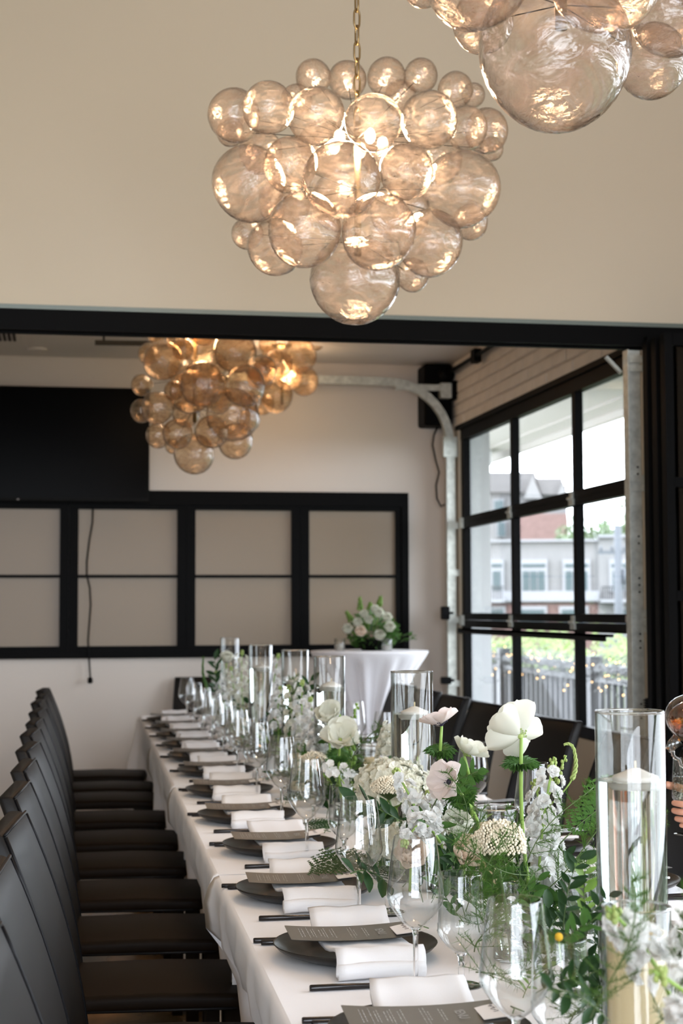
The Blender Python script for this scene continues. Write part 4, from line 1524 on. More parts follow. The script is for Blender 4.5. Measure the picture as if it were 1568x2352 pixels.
def cut_leaf(seed):                              # finely divided anemone ruff leaf
    r_ = random.Random(seed)
    m = MB()
    for k in range(9):
        a = R(-70 + k * 17.5 + r_.uniform(-5, 5))
        L = .036 * (1 - .25 * abs(k - 4) / 4) * r_.uniform(.85, 1.1)
        for q in (-.28, 0, .28):
            b_ = a + q
            l2 = L * (1 if q == 0 else .82)
            d = Vector((math.sin(b_), math.cos(b_), 0))
            e = Vector((d.y, -d.x, 0)) * .0032
            o = Vector((math.sin(a), math.cos(a), 0)) * .006
            z = .012 * r_.uniform(.3, 1)
            m.add([o - e * .6, o + e * .6, o + d * l2 * .6 + e + Vector((0, 0, z * .4)), o + d * l2 + Vector((0, 0, -z * .3)), o + d * l2 * .6 - e + Vector((0, 0, z * .4))], [(0, 1, 2, 3, 4)])
    return m.mesh('ruff_leaf', 'leaf', False)


RUFF = [cut_leaf(k) for k in range(3)]
rnd = random.Random(99)


def curve(a, b_, bend, n=8):
    a, b_ = Vector(a), Vector(b_)
    return [a.lerp(b_, k / n) + Vector(bend) * math.sin(PI * k / n) for k in range(n + 1)]


def anemone(label, head, face, base, petals, cup, ruff_at=.055, bend=(0, 0, 0), size=1, dark=True, npet=9, stem=True):
    head, base = Vector(head), Vector(base)
    t = thing('anemone', label, 'flower', base, group='anemones')
    h = head - base
    A = Matrix.Translation(h) @ align(face)
    for k in range(npet):
        inner = k % 2
        a = 2 * PI * k / npet + rnd.uniform(-.12, .12)
        tilt = cup + (.28 if inner else 0) + rnd.uniform(-.12, .12)
        mx = A @ Matrix.Rotation(a, 4, 'Z') @ Matrix.Translation((0, .003, .001 * k % 3)) @ Matrix.Rotation(tilt, 4, 'X') @ Matrix.Scale(size * rnd.uniform(.9, 1.08), 4)
        put('petal', petals[k % 3], t, mtx=mx)
    c_ = MB().sphere((0, 0, .006), .0065, 10, 6)
    for k in range(40):
        a = k * 2.4
        r_ = .009 + .006 * (k % 3) / 2
        q = Vector((r_ * math.cos(a), r_ * math.sin(a), .007))
        c_.sphere(q, .0014, 5, 3)
        c_.tube([(0, 0, 0), q], .0004, 3, False)
    put('flower_centre', c_.mesh('flower_centre', 'dark' if dark else 'budg'), t, mtx=A)
    if stem:
        pts = curve((0, 0, 0), h, bend)
        MB().tube(pts, [.0036] * 8 + [.003], 8).build('stem', 'stem', t)
        d = (pts[-1] - pts[-2]).normalized()
        q = h - d * ruff_at
        for k in range(6):
            put('ruff_leaf', RUFF[k % 3], t, mtx=Matrix.Translation(q) @ align(d) @ Matrix.Rotation(k * PI / 3 + .2, 4, 'Z') @ Matrix.Rotation(rnd.uniform(-.35, .15), 4, 'X'))
    return t


def stock(label, base, tip, florets, n=18, spread=.017, bare=.35, bend=(0, 0, 0), group='white stocks', buds=True, leaves=4):
    base, tip = Vector(base), Vector(tip)
    t = thing('stock_flower', label, 'flower', base, group=group)
    pts = curve((0, 0, 0), tip - base, bend, 10)
    MB().tube(pts, [.0032 - .0001 * k for k in range(11)], 7).build('stem', 'stem', t)

    def on(v):
        k = min(9, int(v * 10))
        return pts[k].lerp(pts[k + 1], v * 10 - k), (pts[k + 1] - pts[k]).normalized()
    for k in range(n):
        v = bare + (.94 - bare) * k / n
        q, d = on(v)
        a = k * 2.4
        s = d.orthogonal().normalized()
        out = Quaternion(d, a) @ s
        sc = 1.28 - .45 * (k / n)
        put('floret', florets[k % len(florets)], t, mtx=Matrix.Translation(q + out * spread * sc) @ align(out + d * .35) @ Matrix.Rotation(a * 3, 4, 'Z') @ Matrix.Scale(sc, 4))
    if buds:
        m = MB()
        for k in range(8):
            q, d = on(.93 + .065 * k / 8)
            out = Quaternion(d, k * 2.4) @ d.orthogonal().normalized()
            m.sphere(q + out * .006, .0042 - .0002 * k, 6, 4, (1, 1, 1.4))
        m.build('buds', 'budg', t)
    for k in range(leaves):
        q, d = on(.08 + bare * k / max(1, leaves))
        out = Quaternion(d, k * 2.2 + 1) @ d.orthogonal().normalized()
        put('leaf', LF['leaf'][k % 3], t, mtx=Matrix.Translation(q) @ align(out.cross(d)) @ Matrix.Rotation(math.atan2(0, 1), 4, 'Z') @ Matrix.Rotation(rnd.uniform(-3, 3), 4, 'Z'))
    return t


def hydrangea(label, c, base, rad, n=92):
    c, base = Vector(c), Vector(base)
    t = thing('hydrangea', label, 'flower', base, group='hydrangeas')
    for k in range(n):
        z = 1 - 1.45 * (k + .5) / n
        r_ = math.sqrt(max(0, 1 - z * z))
        a = k * 2.39996
        d = Vector((r_ * math.cos(a), r_ * math.sin(a), z))
        q = c - base + Vector((d.x * rad[0], d.y * rad[1], d.z * rad[2])) * rnd.uniform(.9, 1.04)
        put('floret', HYD[k % 4], t, mtx=Matrix.Translation(q) @ align(d + Vector((rnd.gauss(0, .2), rnd.gauss(0, .2), rnd.gauss(0, .2)))) @ Matrix.Rotation(rnd.uniform(0, 6), 4, 'Z') @ Matrix.Scale(rnd.uniform(1.0, 1.35), 4))
    m = MB().tube([(0, 0, 0), tuple((c - base) * .9)], .004, 7)
    for k in range(10):
        a = k * 2.4
        m.tube([tuple((c - base) * .75), tuple((c - base) + Vector((rad[0] * .7 * math.cos(a), rad[1] * .7 * math.sin(a), rad[2] * .2)))], .0014, 4, False)
    m.build('stem', 'stem', t)
    for k in range(3):
        put('leaf', leaf_big[k % 2], t, mtx=Matrix.Translation((c - base) * .6) @ Matrix.Rotation(k * 2.1 + 2.6, 4, 'Z') @ Matrix.Rotation(-.1, 4, 'X'))
    return t


leaf_big = [leaf_mesh(.085, .055, 'leaf', -.15), leaf_mesh(.075, .048, 'leafd', -.1)]


def seed_cluster(label, c, base, rad, n=420, mat='seed'):
    c, base = Vector(c), Vector(base)
    t = thing('seed_cluster', label, 'flower', base, group='beige seed clusters')
    h = c - base
    m, s = MB(), MB()
    s.tube(curve((0, 0, 0), h - Vector((0, 0, rad[2] * .9)), (0, 0, 0)), .0026, 6)
    for k in range(n):
        z = 1 - 1.25 * (k + .5) / n
        r_ = math.sqrt(max(0, 1 - z * z))
        a = k * 2.39996
        d = Vector((r_ * math.cos(a), r_ * math.sin(a), z))
        lump = .92 + .10 * math.sin(5 * a) * math.sin(4 * z + 1) + rnd.uniform(-.06, .06)
        q = h + Vector((d.x * rad[0], d.y * rad[1], d.z * rad[2])) * lump
        m.sphere(q, rnd.uniform(.0023, .0033), 5, 3)
        if k % 4 == 0:
            s.tube([tuple(h - Vector((0, 0, rad[2] * .9))), tuple(q)], .0006, 3, False)
    tag(m.build('seed_buds', mat, t), kind='stuff')
    s.build('stem', 'stemd', t)
    return t


def rose(label, c, base, petals, face=(0, -.3, 1), size=1):
    c, base = Vector(c), Vector(base)
    t = thing('rose', label, 'flower', base, group='roses')
    A = Matrix.Translation(c - base) @ align(face)
    for ring, (n, tilt, s, r0) in enumerate(((3, 1.45, .72, .002), (5, 1.2, .88, .005), (6, .85, 1.05, .008), (6, .45, 1.15, .010))):
        for k in range(n):
            a = 2 * PI * k / n + ring * .5 + rnd.uniform(-.1, .1)
            put('petal', petals[(k + ring) % 3], t, mtx=A @ Matrix.Rotation(a, 4, 'Z') @ Matrix.Translation((0, r0, -.012 if ring > 1 else -.008)) @ Matrix.Rotation(tilt, 4, 'X') @ Matrix.Scale(s * size, 4))
    MB().tube([(0, 0, 0), tuple((c - base) * .5 + Vector((0, 0, .005))), tuple(c - base - Vector((0, 0, .006)))], .0028, 6).build('stem', 'stem', t)
    return t


def star_spray(label, base, tip, n=12, meshes=None, group='sprays of small flowers'):
    base, tip = Vector(base), Vector(tip)
    t = thing('flower_spray', label, 'flower', base, group=group)
    h = tip - base
    s = MB().tube(curve((0, 0, 0), h, (.01, 0, 0)), .0018, 6)
    for k in range(n):
        v = .45 + .55 * k / n
        q0 = h * v
        d = Vector((rnd.gauss(0, 1), rnd.gauss(0, 1) - .5, rnd.uniform(.1, 1))).normalized()
        q = q0 + d * rnd.uniform(.02, .04)
        s.tube([tuple(q0), tuple(q)], .0008, 4, False)
        put('floret', (meshes or STAR)[k % 2], t, mtx=Matrix.Translation(q) @ align(d + Vector((0, -.6, .2))) @ Matrix.Rotation(rnd.uniform(0, 6), 4, 'Z'))
    s.build('stem', 'stem', t)
    return t


def bud_sprig(label, base, tip, bend=(0, 0, 0), n=16, mat='budg', r0=.0055, group='budding green sprigs', curl=False):
    base, tip = Vector(base), Vector(tip)
    t = thing('bud_sprig', label, 'flower', base, group=group)
    pts = curve((0, 0, 0), tip - base, bend, 10)
    if curl:
        e = pts[-1]
        pts += [e + Vector((-.004, 0, .008)), e + Vector((-.012, 0, .012)), e + Vector((-.020, 0, .010))]
    MB().tube(pts, .0016, 6).build('stem', 'stem', t)
    m = MB()
    for k in range(n):
        v = .35 + .65 * k / n
        i = min(len(pts) - 2, int(v * (len(pts) - 1)))
        q = pts[i].lerp(pts[i + 1], v * (len(pts) - 1) - i)
        d = (pts[i + 1] - pts[i]).normalized()
        for j in range(1 if r0 > .004 else 3):
            out = Quaternion(d, k * 2.4 + j * 2.1) @ d.orthogonal().normalized()
            rr_ = r0 * (1.1 - .6 * k / n)
            m.sphere(q + out * (rr_ * 1.3) + d * rr_, rr_, 6, 4, (1, 1, 1.35))
    m.build('buds', mat, t)
    return t


# --- key flowers, in the place the photograph shows them
B = BOTS
TOPB = Vector((0, 0, .134))
anemone('tallest white anemone turned away, standing in a clear bottle before a chair back', at(1197, 1695, Y=2.74), (-.22, .80, .50), B['a'] + Vector((0, 0, .02)), AP, -.02, .048, (-.012, 0, 0), 1.18, False, 10)
anemone('blush anemone tipped sideways beside the second tall cylinder', at(1014, 1668, Y=3.28), (-.25, .25, .94), B['c'] + Vector((.012, 0, .02)), APB, .25, .055, (-.01, 0, 0), 1.0, True, 8)
anemone('blush anemone with a dark centre facing left over the roses', at(1036, 1797, Y=3.12), (-.75, -.55, .25), B['c'] + Vector((.02, -.02, .03)), APB, .30, .05, (.06, 0, 0), 1.05, True, 8)
anemone('white anemone leaning right above the white hydrangea', at(1066, 1736, Y=3.30), (.55, -.15, .8), B['c'] + Vector((.03, .01, .03)), AP, .15, .05, (.03, 0, 0), .85, False, 11)
anemone('white open anemone before the third tall cylinder', at(781, 1702, Y=4.45), (-.1, -.75, .55), B['e'] + Vector((0, 0, .02)), AP, .30, .05, (-.01, 0, 0), 1.25, False, 9)
anemone('white ruffled anemone left of the third tall cylinder', at(752, 1655, Y=4.72), (-.1, -.7, .6), B['e'] + Vector((-.02, .05, .02)), AP, .5, .06, (0, 0, 0), 1.1, False, 12)
hydrangea('large white hydrangea dome in the middle of the flower row', at(903, 1812, Y=3.62), B['d'] + Vector((0, 0, .02)), (.086, .085, .068), 120)
hydrangea('white hydrangea seen through the third wine glass', at(893, 1940, Y=3.40), at(893, 2010, Y=3.44), (.05, .05, .045), 60)
seed_cluster('large beige seed cluster in front of a candle cylinder', at(1146, 1942, Y=2.70), B['b'] + Vector((0, 0, .02)), (.050, .047, .044), 620)
seed_cluster('beige seed cluster under the white hydrangea', at(893, 1812, Y=3.48), at(915, 1900, Y=3.5), (.040, .038, .028), 330)
seed_cluster('pale beige seed cluster over the fourth wine glass', at(722, 1745, Y=4.9), at(735, 1800, Y=4.9), (.045, .04, .025), 260)
stock('full white stock stem right of the tallest anemone', B['a'] + Vector((.01, .02, .03)), at(1272, 1738, Y=2.86), STK, 34, .024, .25, (-.012, 0, -.01))
stock('white stock stem low beside the tallest anemone', B['a'] + Vector((.03, .03, .03)), at(1225, 1790, Y=2.95), STK, 24, .020, .25, (.015, 0, 0))
bud_sprig('curled green veronica spike right of the white stock', at(1262, 1850, Y=2.9), at(1318, 1722, Y=2.9), (.022, 0, 0), 60, 'budg', .0021, curl=True)
bud_sprig('small green bud sprig between the white stock and the veronica', at(1250, 1850, Y=2.92), at(1300, 1735, Y=2.92), (0, 0, 0), 12, 'budg', .0045)
stock('white stock stem leaning over the hydrangea', at(985, 1960, Y=3.15), at(905, 1765, Y=3.2), STK, 13, .015, .25, (.01, 0, 0))
stock('white stock stem drooping below the dark-centred anemone', at(1010, 1935, Y=3.1), at(925, 1945, Y=3.0), STK, 14, .016, .3, (0, 0, .04))
stock('white stock stem right of the hydrangea', at(990, 1960, Y=3.25), at(985, 1815, Y=3.3), STK, 15, .019, .3, (.0, 0, 0))
stock('white stock stem behind the dark-centred anemone', at(1000, 1950, Y=3.3), at(1025, 1770, Y=3.36), STK, 15, .018, .4, (.0, 0, 0))
for nme, (px, py, Y), face, pt in (('blush pale rose seen through the second wine glass', (945, 1968, 3.05), (-.2, -.8, .5), RP), ('white rose above the short cylinder left of the beige cluster', (1045, 1905, 3.2), (0, -.7, .6), RW),
                                   ('cream rose low in front of the second tall cylinder', (1068, 1965, 3.05), (.2, -.7, .5), RP), ('white rose half hidden under the hydrangea', (985, 1920, 3.25), (0, -.6, .7), RW),
                                   ('cream rose in the dark leaves of mid row', (640, 1668, 6.1), (0, -.8, .5), RP), ('white rose near the farthest tall cylinder', (520, 1515, 7.95), (0, -.6, .7), RW)):
    c_ = at(px, py, Y=Y)
    rose(nme, c_, (c_.x, c_.y + .02, max(TZ + .03, c_.z - .07)), pt, face, 1.15)
star_spray('spray of star-shaped white flowers left of the hydrangea', B['e'] + Vector((.02, -.02, .06)), at(795, 1770, Y=4.35), 16)
star_spray('star-shaped white flower spray beside the fourth wine glass', at(790, 1800, Y=4.3), at(740, 1760, Y=4.4), 12)
bud_sprig('tall light green bud sprig right of the third tall cylinder', B['e'] + Vector((.02, .02, .08)), at(822, 1615, Y=4.6), (-.02, 0, 0), 20, 'leafl', .007)
bud_sprig('light green bud sprig arching left of the second tall cylinder', B['e'] + Vector((.0, 0, .08)), at(780, 1640, Y=4.5), (.03, 0, 0), 18, 'leafl', .007)
for k, (b0, tp, Y, fl_, lb) in enumerate((((690, 1730), (662, 1572), 5.5, STKG, 'greenish white stock left of the third tall cylinder'), ((700, 1730), (694, 1560), 5.45, STK, 'white stock against the fourth tall cylinder'),
                                          ((715, 1735), (712, 1600), 5.3, STK, 'white stock close to the third tall cylinder'), ((560, 1640), (556, 1492), 7.5, STKG, 'tall greenish white stock between the two farthest cylinders'),
                                          ((548, 1640), (530, 1530), 7.7, STKG, 'short greenish white stock before the farthest cylinder'), ((520, 1630), (495, 1540), 7.9, STK, 'white stock left of the farthest cylinder'),
                                          ((580, 1650), (572, 1560), 7.3, STKG, 'greenish white stock before the fifth tall cylinder'), ((640, 1690), (645, 1575), 6.0, STK, 'white stock right of the fifth tall cylinder'),
                                          ((900, 1740), (905, 1660), 4.1, STKG, 'pale stock just left of the second tall cylinder'), ((735, 1745), (735, 1640), 4.95, STK, 'white stock in front of the third tall cylinder'),
                                          ((620, 1640), (640, 1500), 6.9, STK, 'white stock rising between the fourth and fifth tall cylinders'))):
    stock(lb, at(*b0, Y=Y), at(*tp, Y=Y), fl_, 28, .026, .10, (rnd.uniform(-.01, .01), 0, 0), leaves=3)
bud_sprig('curved dark veronica spike farthest left in the flower row', at(500, 1620, Y=7.8), at(467, 1508, Y=7.8), (-.03, 0, 0), 30, 'leaf', .004)
# blurred white stocks nearest the camera
stock('large white stock in the bottom right corner of the picture', B['h'] + Vector((0, 0, .02)), at(1590, 2080, Y=1.62), STK, 30, .022, .25, (.0, 0, 0))
stock('white stock leaning left over the bottom right candle', B['h'] + Vector((.01, 0, .03)), at(1395, 2085, Y=1.70), STK, 11, .015, .62, (.012, 0, .035), leaves=2)
stock('white stock hanging low at the right edge of the picture', B['h'] + Vector((.02, .0, .04)), at(1500, 2230, Y=1.56), STK, 16, .018, .35, (.02, -.02, .03))


# ------------------------------------------------------------------ greenery
def fern_mesh(seed, L=.26, mat='leafd'):
    r_ = random.Random(seed)
    lv, st_ = [], MB()
    pts = [Vector((.02 * math.sin(v * 2 + seed), v * L, .05 * v * (1 - v) * 2)) for v in [k / 14 for k in range(15)]]
    st_.tube(pts, [.0016 - .00008 * k for k in range(15)], 5)
    for k in range(2, 14):
        for s in (-1, 1):
            v = k / 14
            Ls = .075 * math.sin(PI * min(1, (1 - v) * .85 + .12)) * r_.uniform(.9, 1.1)
            ang = R(58) * s
            d = Vector((math.sin(ang), math.cos(ang), .05))
            e = Vector((d.y, -d.x, 0))
            lm = MB()
            nn = 5
            for j in range(nn):
                for q in (-1, 1):
                    o = pts[k] + d * (Ls * (j + .3) / nn)
                    dd = (d * .55 + e * q * .8).normalized()
                    l2 = Ls * .30 * (1 - j / nn * .6)
                    ee = Vector((dd.y, -dd.x, 0)) * l2 * .36
                    lm.add([o, o + dd * l2 * .5 + ee, o + dd * l2, o + dd * l2 * .5 - ee], [(0, 1, 2, 3)])
            lm.add([pts[k], pts[k] + d * Ls * .5 + e * .0035, pts[k] + d * Ls, pts[k] + d * Ls * .5 - e * .0035], [(0, 1, 2, 3)])
            lv.append(lm)
    return lv, st_


def fern(label, base, direction, up, seed, size=1, mat='leafd', single=True):
    t = thing('fern_frond', label, 'foliage', base, group='fern fronds in the table greenery')
    lv, st_ = fern_mesh(seed)
    y = Vector(direction).normalized()
    z = Vector(up)
    z = (z - y * z.dot(y)).normalized()
    x = y.cross(z)
    t.matrix_world = Matrix.Translation(base) @ Matrix(((x.x, y.x, z.x, 0), (x.y, y.y, z.y, 0), (x.z, y.z, z.z, 0), (0, 0, 0, 1))) @ Matrix.Scale(size, 4)
    st_.build('stem', 'stemd', t)
    if single:
        for l in lv:
            l.build('leaflet', mat, t, False)
    else:
        m = MB()
        for l in lv:
            m.add(l.v, l.f)
        m.build('leaflets', mat, t, False)
    return t


fern('dark green fern frond lying on the cloth left of the second wine glass', at(905, 2003, Y=3.40), (-1, .10, .03), (0, -.5, .85), 1, .72)
fern('dark green fern frond hanging under the second wine glass', at(930, 2000, Y=3.25), (-.55, -.75, .0), (-.1, -.3, .9), 2, .55)
fern('dark green fern frond by the third wine glass', at(790, 1895, Y=4.25), (-.9, -.4, .0), (0, -.4, .9), 3, .5)
fern('dark green fern frond behind the fourth wine glass', at(730, 1830, Y=4.95), (-.9, -.4, .0), (0, -.4, .9), 4, .5)
fern('green fern frond rising left of the nearest tall cylinder', at(1300, 1950, Y=2.75), (.75, .3, .5), (-.3, -.7, .5), 5, .8, 'leaf')


def plumosa_mesh(seed, L=.20):                   # asparagus fern: wiry stem, clouds of needles
    r_ = random.Random(seed)
    m, s = MB(), MB()
    pts = [Vector((.03 * math.sin(v * 3 + seed), v * L, .06 * math.sin(v * 2.2))) for v in [k / 10 for k in range(11)]]
    s.tube(pts, .0011, 5)
    for k in range(1, 11):
        for j in range(3):
            d = Vector((r_.choice((-1, 1)) * r_.uniform(.5, 1), r_.uniform(.2, .9), r_.uniform(-.5, .6))).normalized()
            Lb = r_.uniform(.03, .07) * (1.1 - k / 13)
            b0, b1 = pts[k], pts[k] + d * Lb
            s.tube([b0, b1], .0006, 3, False)
            for i in range(26):
                q = b0.lerp(b1, (i + 1) / 26)
                nd = (d + Vector((r_.gauss(0, .8), r_.gauss(0, .8), r_.gauss(0, .8)))).normalized()
                ln_ = r_.uniform(.009, .018)
                e = nd.orthogonal().normalized() * .00055
                m.add([q - e, q + e, q + nd * ln_], [(0, 1, 2)])
    return m.mesh('needles', 'needle', False), s.mesh('stem', 'stemd')


PLU = [plumosa_mesh(k) for k in range(6)]


def sprig_mesh(seed, mat, L=.2, n=12):           # leafy stems, one mesh of leaves for the far ones
    r_ = random.Random(seed)
    s = MB()
    pts = [Vector((.025 * math.sin(v * 2.4 + seed), v * L, .05 * math.sin(v * 1.8))) for v in [k / 8 for k in range(9)]]
    s.tube(pts, .0014, 5)
    mats = []
    for k in range(n):
        v = .15 + .85 * k / n
        i = min(7, int(v * 8))
        q = pts[i].lerp(pts[i + 1], v * 8 - i)
        a = (1 if k % 2 else -1) * r_.uniform(.6, 1.1)
        mats.append(Matrix.Translation(q) @ Matrix.Rotation(-a, 4, 'Z') @ Matrix.Rotation(r_.uniform(-.5, .7), 4, 'Y') @ Matrix.Rotation(r_.uniform(-.2, .5), 4, 'X') @ Matrix.Scale(r_.uniform(.75, 1.1), 4))
    return s.mesh('stem', 'stemd'), mats


SPR = {m_: [sprig_mesh(k + 3, m_) for k in range(4)] for m_ in ('leaf', 'leafd', 'leafl')}


def orient(base, d, up):
    y = Vector(d).normalized()
    z = Vector(up)
    z = (z - y * z.dot(y))
    z = z.normalized() if z.length > 1e-3 else y.orthogonal().normalized()
    x = y.cross(z)
    return Matrix.Translation(base) @ Matrix(((x.x, y.x, z.x, 0), (x.y, y.y, z.y, 0), (x.z, y.z, z.z, 0), (0, 0, 0, 1)))


def plumosa(label, base, d, size=1, up=(0, 0, 1), grp='feathery asparagus fern sprigs'):
    t = thing('asparagus_fern', label, 'foliage', base, group=grp)
    t.matrix_world = orient(base, d, up) @ Matrix.Scale(size, 4)
    nd, s = PLU[rnd.randrange(6)]
    tag(put('needles', nd, t), kind='stuff')
    put('stem', s, t)
    return t


def leafy(label, base, d, mat, size=1, up=(0, 0, 1), grp='leafy sprigs in the table greenery'):
    t = thing('leafy_sprig', label, 'foliage', base, group=grp)
    t.matrix_world = orient(base, d, up) @ Matrix.Scale(size, 4)
    s, ms_ = SPR[mat][rnd.randrange(4)]
    put('stem', s, t)
    for k, mx in enumerate(ms_):
        put('leaf', LF[mat][k % 3], t, mtx=mx)
    return t


SEEN = {}


def uniq(lab):
    SEEN[lab] = SEEN.get(lab, 0) + 1
    return lab if SEEN[lab] == 1 else lab + ', %s from front' % ORD[SEEN[lab] - 1]


# runner of greens down the middle of the table, thicker around the bottles
y = 1.75
while y < 9.0:
    xc = xl(y) + TW / 2 + .0
    for k in range(4):
        b0 = Vector((xc + rnd.uniform(-.13, .12), y + rnd.uniform(-.06, .06), TZ + .014))
        a = rnd.uniform(0, 2 * PI)
        kind = rnd.random()
        rise = rnd.choice((.05, .12, .35, .7)) * (.5 if y < 2.7 else 1)
        ns = .62 if y < 2.7 else 1
        near = ORD[min(range(12), key=lambda i: abs(LPL[i][1] - y))]
        sd_ = ['left', 'middle', 'right'][min(2, max(0, int((b0.x - xc + .13) / .0834)))]
        wh = '%s in the flower row by the %s left plate' % (sd_, near)
        d = (math.cos(a) * .8, math.sin(a), rise)
        if d[0] < 0 and b0.x < xc - .04:
            d = (-d[0] * .4, d[1], d[2])
        if kind < .27:
            plumosa(uniq('feathery asparagus fern ' + wh), b0, d, rnd.uniform(.75, 1.1))
        else:
            mt = 'leafd' if kind < .76 else 'leaf' if kind < .94 else 'leafl'
            tn_ = {'leafd': 'deep green', 'leaf': 'mid green', 'leafl': 'light green'}[mt]
            leafy(uniq('%s sprig %s' % (tn_, wh)), b0, d, mt, ns * rnd.uniform(.7, 1.0))
    y += .125
# feathery clumps the photograph shows singled out
for (px, py, Y), d, s_, lb in (((1240, 2010, 2.72), (.9, .1, .45), 1.0, 'feathery fern reaching right from the tall anemone bottle'), ((1230, 2000, 2.76), (.5, .3, .7), .9, 'feathery fern standing behind the tall anemone stem'),
                               ((1225, 2015, 2.7), (-.8, -.1, .4), .9, 'feathery fern reaching left under the beige seed cluster'), ((1080, 2060, 2.9), (-.1, -.2, 1), .9, 'feathery fern upright behind the first water glass'),
                               ((1095, 2140, 2.62), (.15, -.3, .9), 1.0, 'feathery fern clump seen through the first water glass'), ((1120, 2190, 2.5), (.1, -.4, .75), 1.0, 'feathery fern clump right of the first water glass'),
                               ((1130, 2250, 2.36), (.2, -.6, .6), .95, 'feathery fern hanging behind the nearest wine glass'), ((1400, 2330, 1.72), (-.1, -.1, .9), .8, 'feathery fern before the bottom right candle'),
                               ((1460, 2345, 1.70), (.3, -.1, .7), .8, 'feathery fern curling at the bottom right corner'), ((1050, 1960, 3.0), (-.2, 0, 1), .8, 'feathery fern below the dark-centred anemone'),
                               ((1170, 1990, 2.74), (-.3, -.3, .55), .7, 'feathery fern tucked in the beige cluster bottle'), ((800, 1800, 4.4), (.3, -.3, .6), 1.1, 'feathery fern clump right of the fourth wine glass'),
                               ((680, 1700, 5.6), (-.2, -.2, .9), 1.2, 'feathery fern clump left of the third tall cylinder'), ((1385, 1950, 2.85), (.9, .2, .25), .65, 'feathery fern behind the nearest tall cylinder')):
    plumosa(lb, at(px, py, Y=Y), d, s_, (0, -1, .3))
for (px, py, Y), d, mt, s_, lb in (((1290, 2130, 2.30), (.3, .1, .7), 'leafd', .55, 'deep green leafy sprig upright left of the nearest tall cylinder'), ((1330, 2170, 2.2), (.3, -.2, .6), 'leafd', .5, 'deep green leafy sprig before the nearest tall cylinder'),
                                   ((1270, 2200, 2.1), (.4, -.3, .6), 'leaf', .5, 'mid green leafy sprig low before the nearest tall cylinder'), ((1240, 2300, 2.02), (.5, -.3, .4), 'leafd', .5, 'deep green leafy sprig behind the nearest wine glass'),
                                   ((1345, 2120, 2.35), (.05, 0, 1), 'leafl', .5, 'pale olive sprig upright inside the clump of greens'), ((960, 1890, 3.3), (-.9, -.3, .1), 'leafd', .9, 'deep green leafy sprig left under the hydrangea'),
                                   ((1000, 1870, 3.2), (.5, -.4, .5), 'leaf', .8, 'mid green leafy sprig below the dark-centred anemone'), ((900, 2040, 3.1), (-.5, -.5, .05), 'leafd', .9, 'deep green leafy sprig trailing beside the second plate'),
                                   ((690, 1680, 5.6), (.2, 0, 1), 'leafd', 1.0, 'deep green leafy sprig upright beside the third tall cylinder'), ((640, 1690, 6.2), (.2, -.2, .8), 'leafd', 1.1, 'deep green leafy sprig in mid row before the fourth cylinder'),
                                   ((505, 1600, 7.9), (-.3, 0, .9), 'leafd', 1.0, 'deep green leafy sprig left end of the far flowers'), ((1400, 2340, 1.78), (-.6, -.2, .15), 'leafd', .55, 'deep green leafy sprig at the foot of the bottom right candle')):
    leafy(lb, at(px, py, Y=Y), d, mt, s_, (0, -.8, .5))
for k in range(22):
    yy = 2.15 + .055 * k
    b0 = Vector((xl(yy) + TW / 2 + rnd.uniform(-.10, .10), yy, TZ + .014))
    a = rnd.uniform(-.5, PI + .5)
    leafy('deep green sprig in the front flower clump, %s from the front' % (ORD + ['seventeenth', 'eighteenth', 'nineteenth', 'twentieth', 'twenty-first', 'twenty-second'])[k], b0, (math.cos(a) * .5, math.sin(a) * .4, rnd.uniform(.5, 1.1)), 'leafd' if k % 3 else 'leaf', rnd.uniform(.5, .72), (0, -.8, .5))
t = thing('craspedia', 'tiny yellow ball flower in the greens by the nearest water glass', 'flower', at(1283, 2152, Y=2.05))
MB().sphere((0, 0, 0), .0058, 10, 7).build('head', pbr('yellow_ball', (.75, .45, .03), .8, bump=.6, bscale=900), t)
MB().tube([(0, 0, -.004), (.01, .02, -.05)], .001, 5).build('stem', 'stem', t)

# ================================================================== COCKTAIL TABLE AT THE BACK
ct = thing('cocktail_table', 'tall round cocktail table in a white stretch cloth tied at the waist', 'table', (1.83, 9.42, 0))


def spx(u, v):
    a = u * 2 * PI
    zz = [1.118, 1.115, 1.09, 1.0, .88, .76, .66, .60, .56, .50, .40, .25, .10, .005]
    rr_ = [.355, .362, .350, .285, .215, .150, .108, .092, .090, .105, .135, .20, .265, .30]
    k = v * (len(zz) - 1)
    i = min(int(k), len(zz) - 2)
    f = k - i
    z = zz[i] * (1 - f) + zz[i + 1] * f
    r_ = rr_[i] * (1 - f) + rr_[i + 1] * f
    amp = .11 * math.sin(PI * min(1, max(0, (1.09 - z) / 1.0))) ** .7 if z < 1.09 else 0
    r_ *= 1 + amp * (math.sin(13 * a + 1.5 * v) + .6 * math.sin(23 * a + 3 * v))
    return (r_ * math.cos(a), r_ * math.sin(a), z)


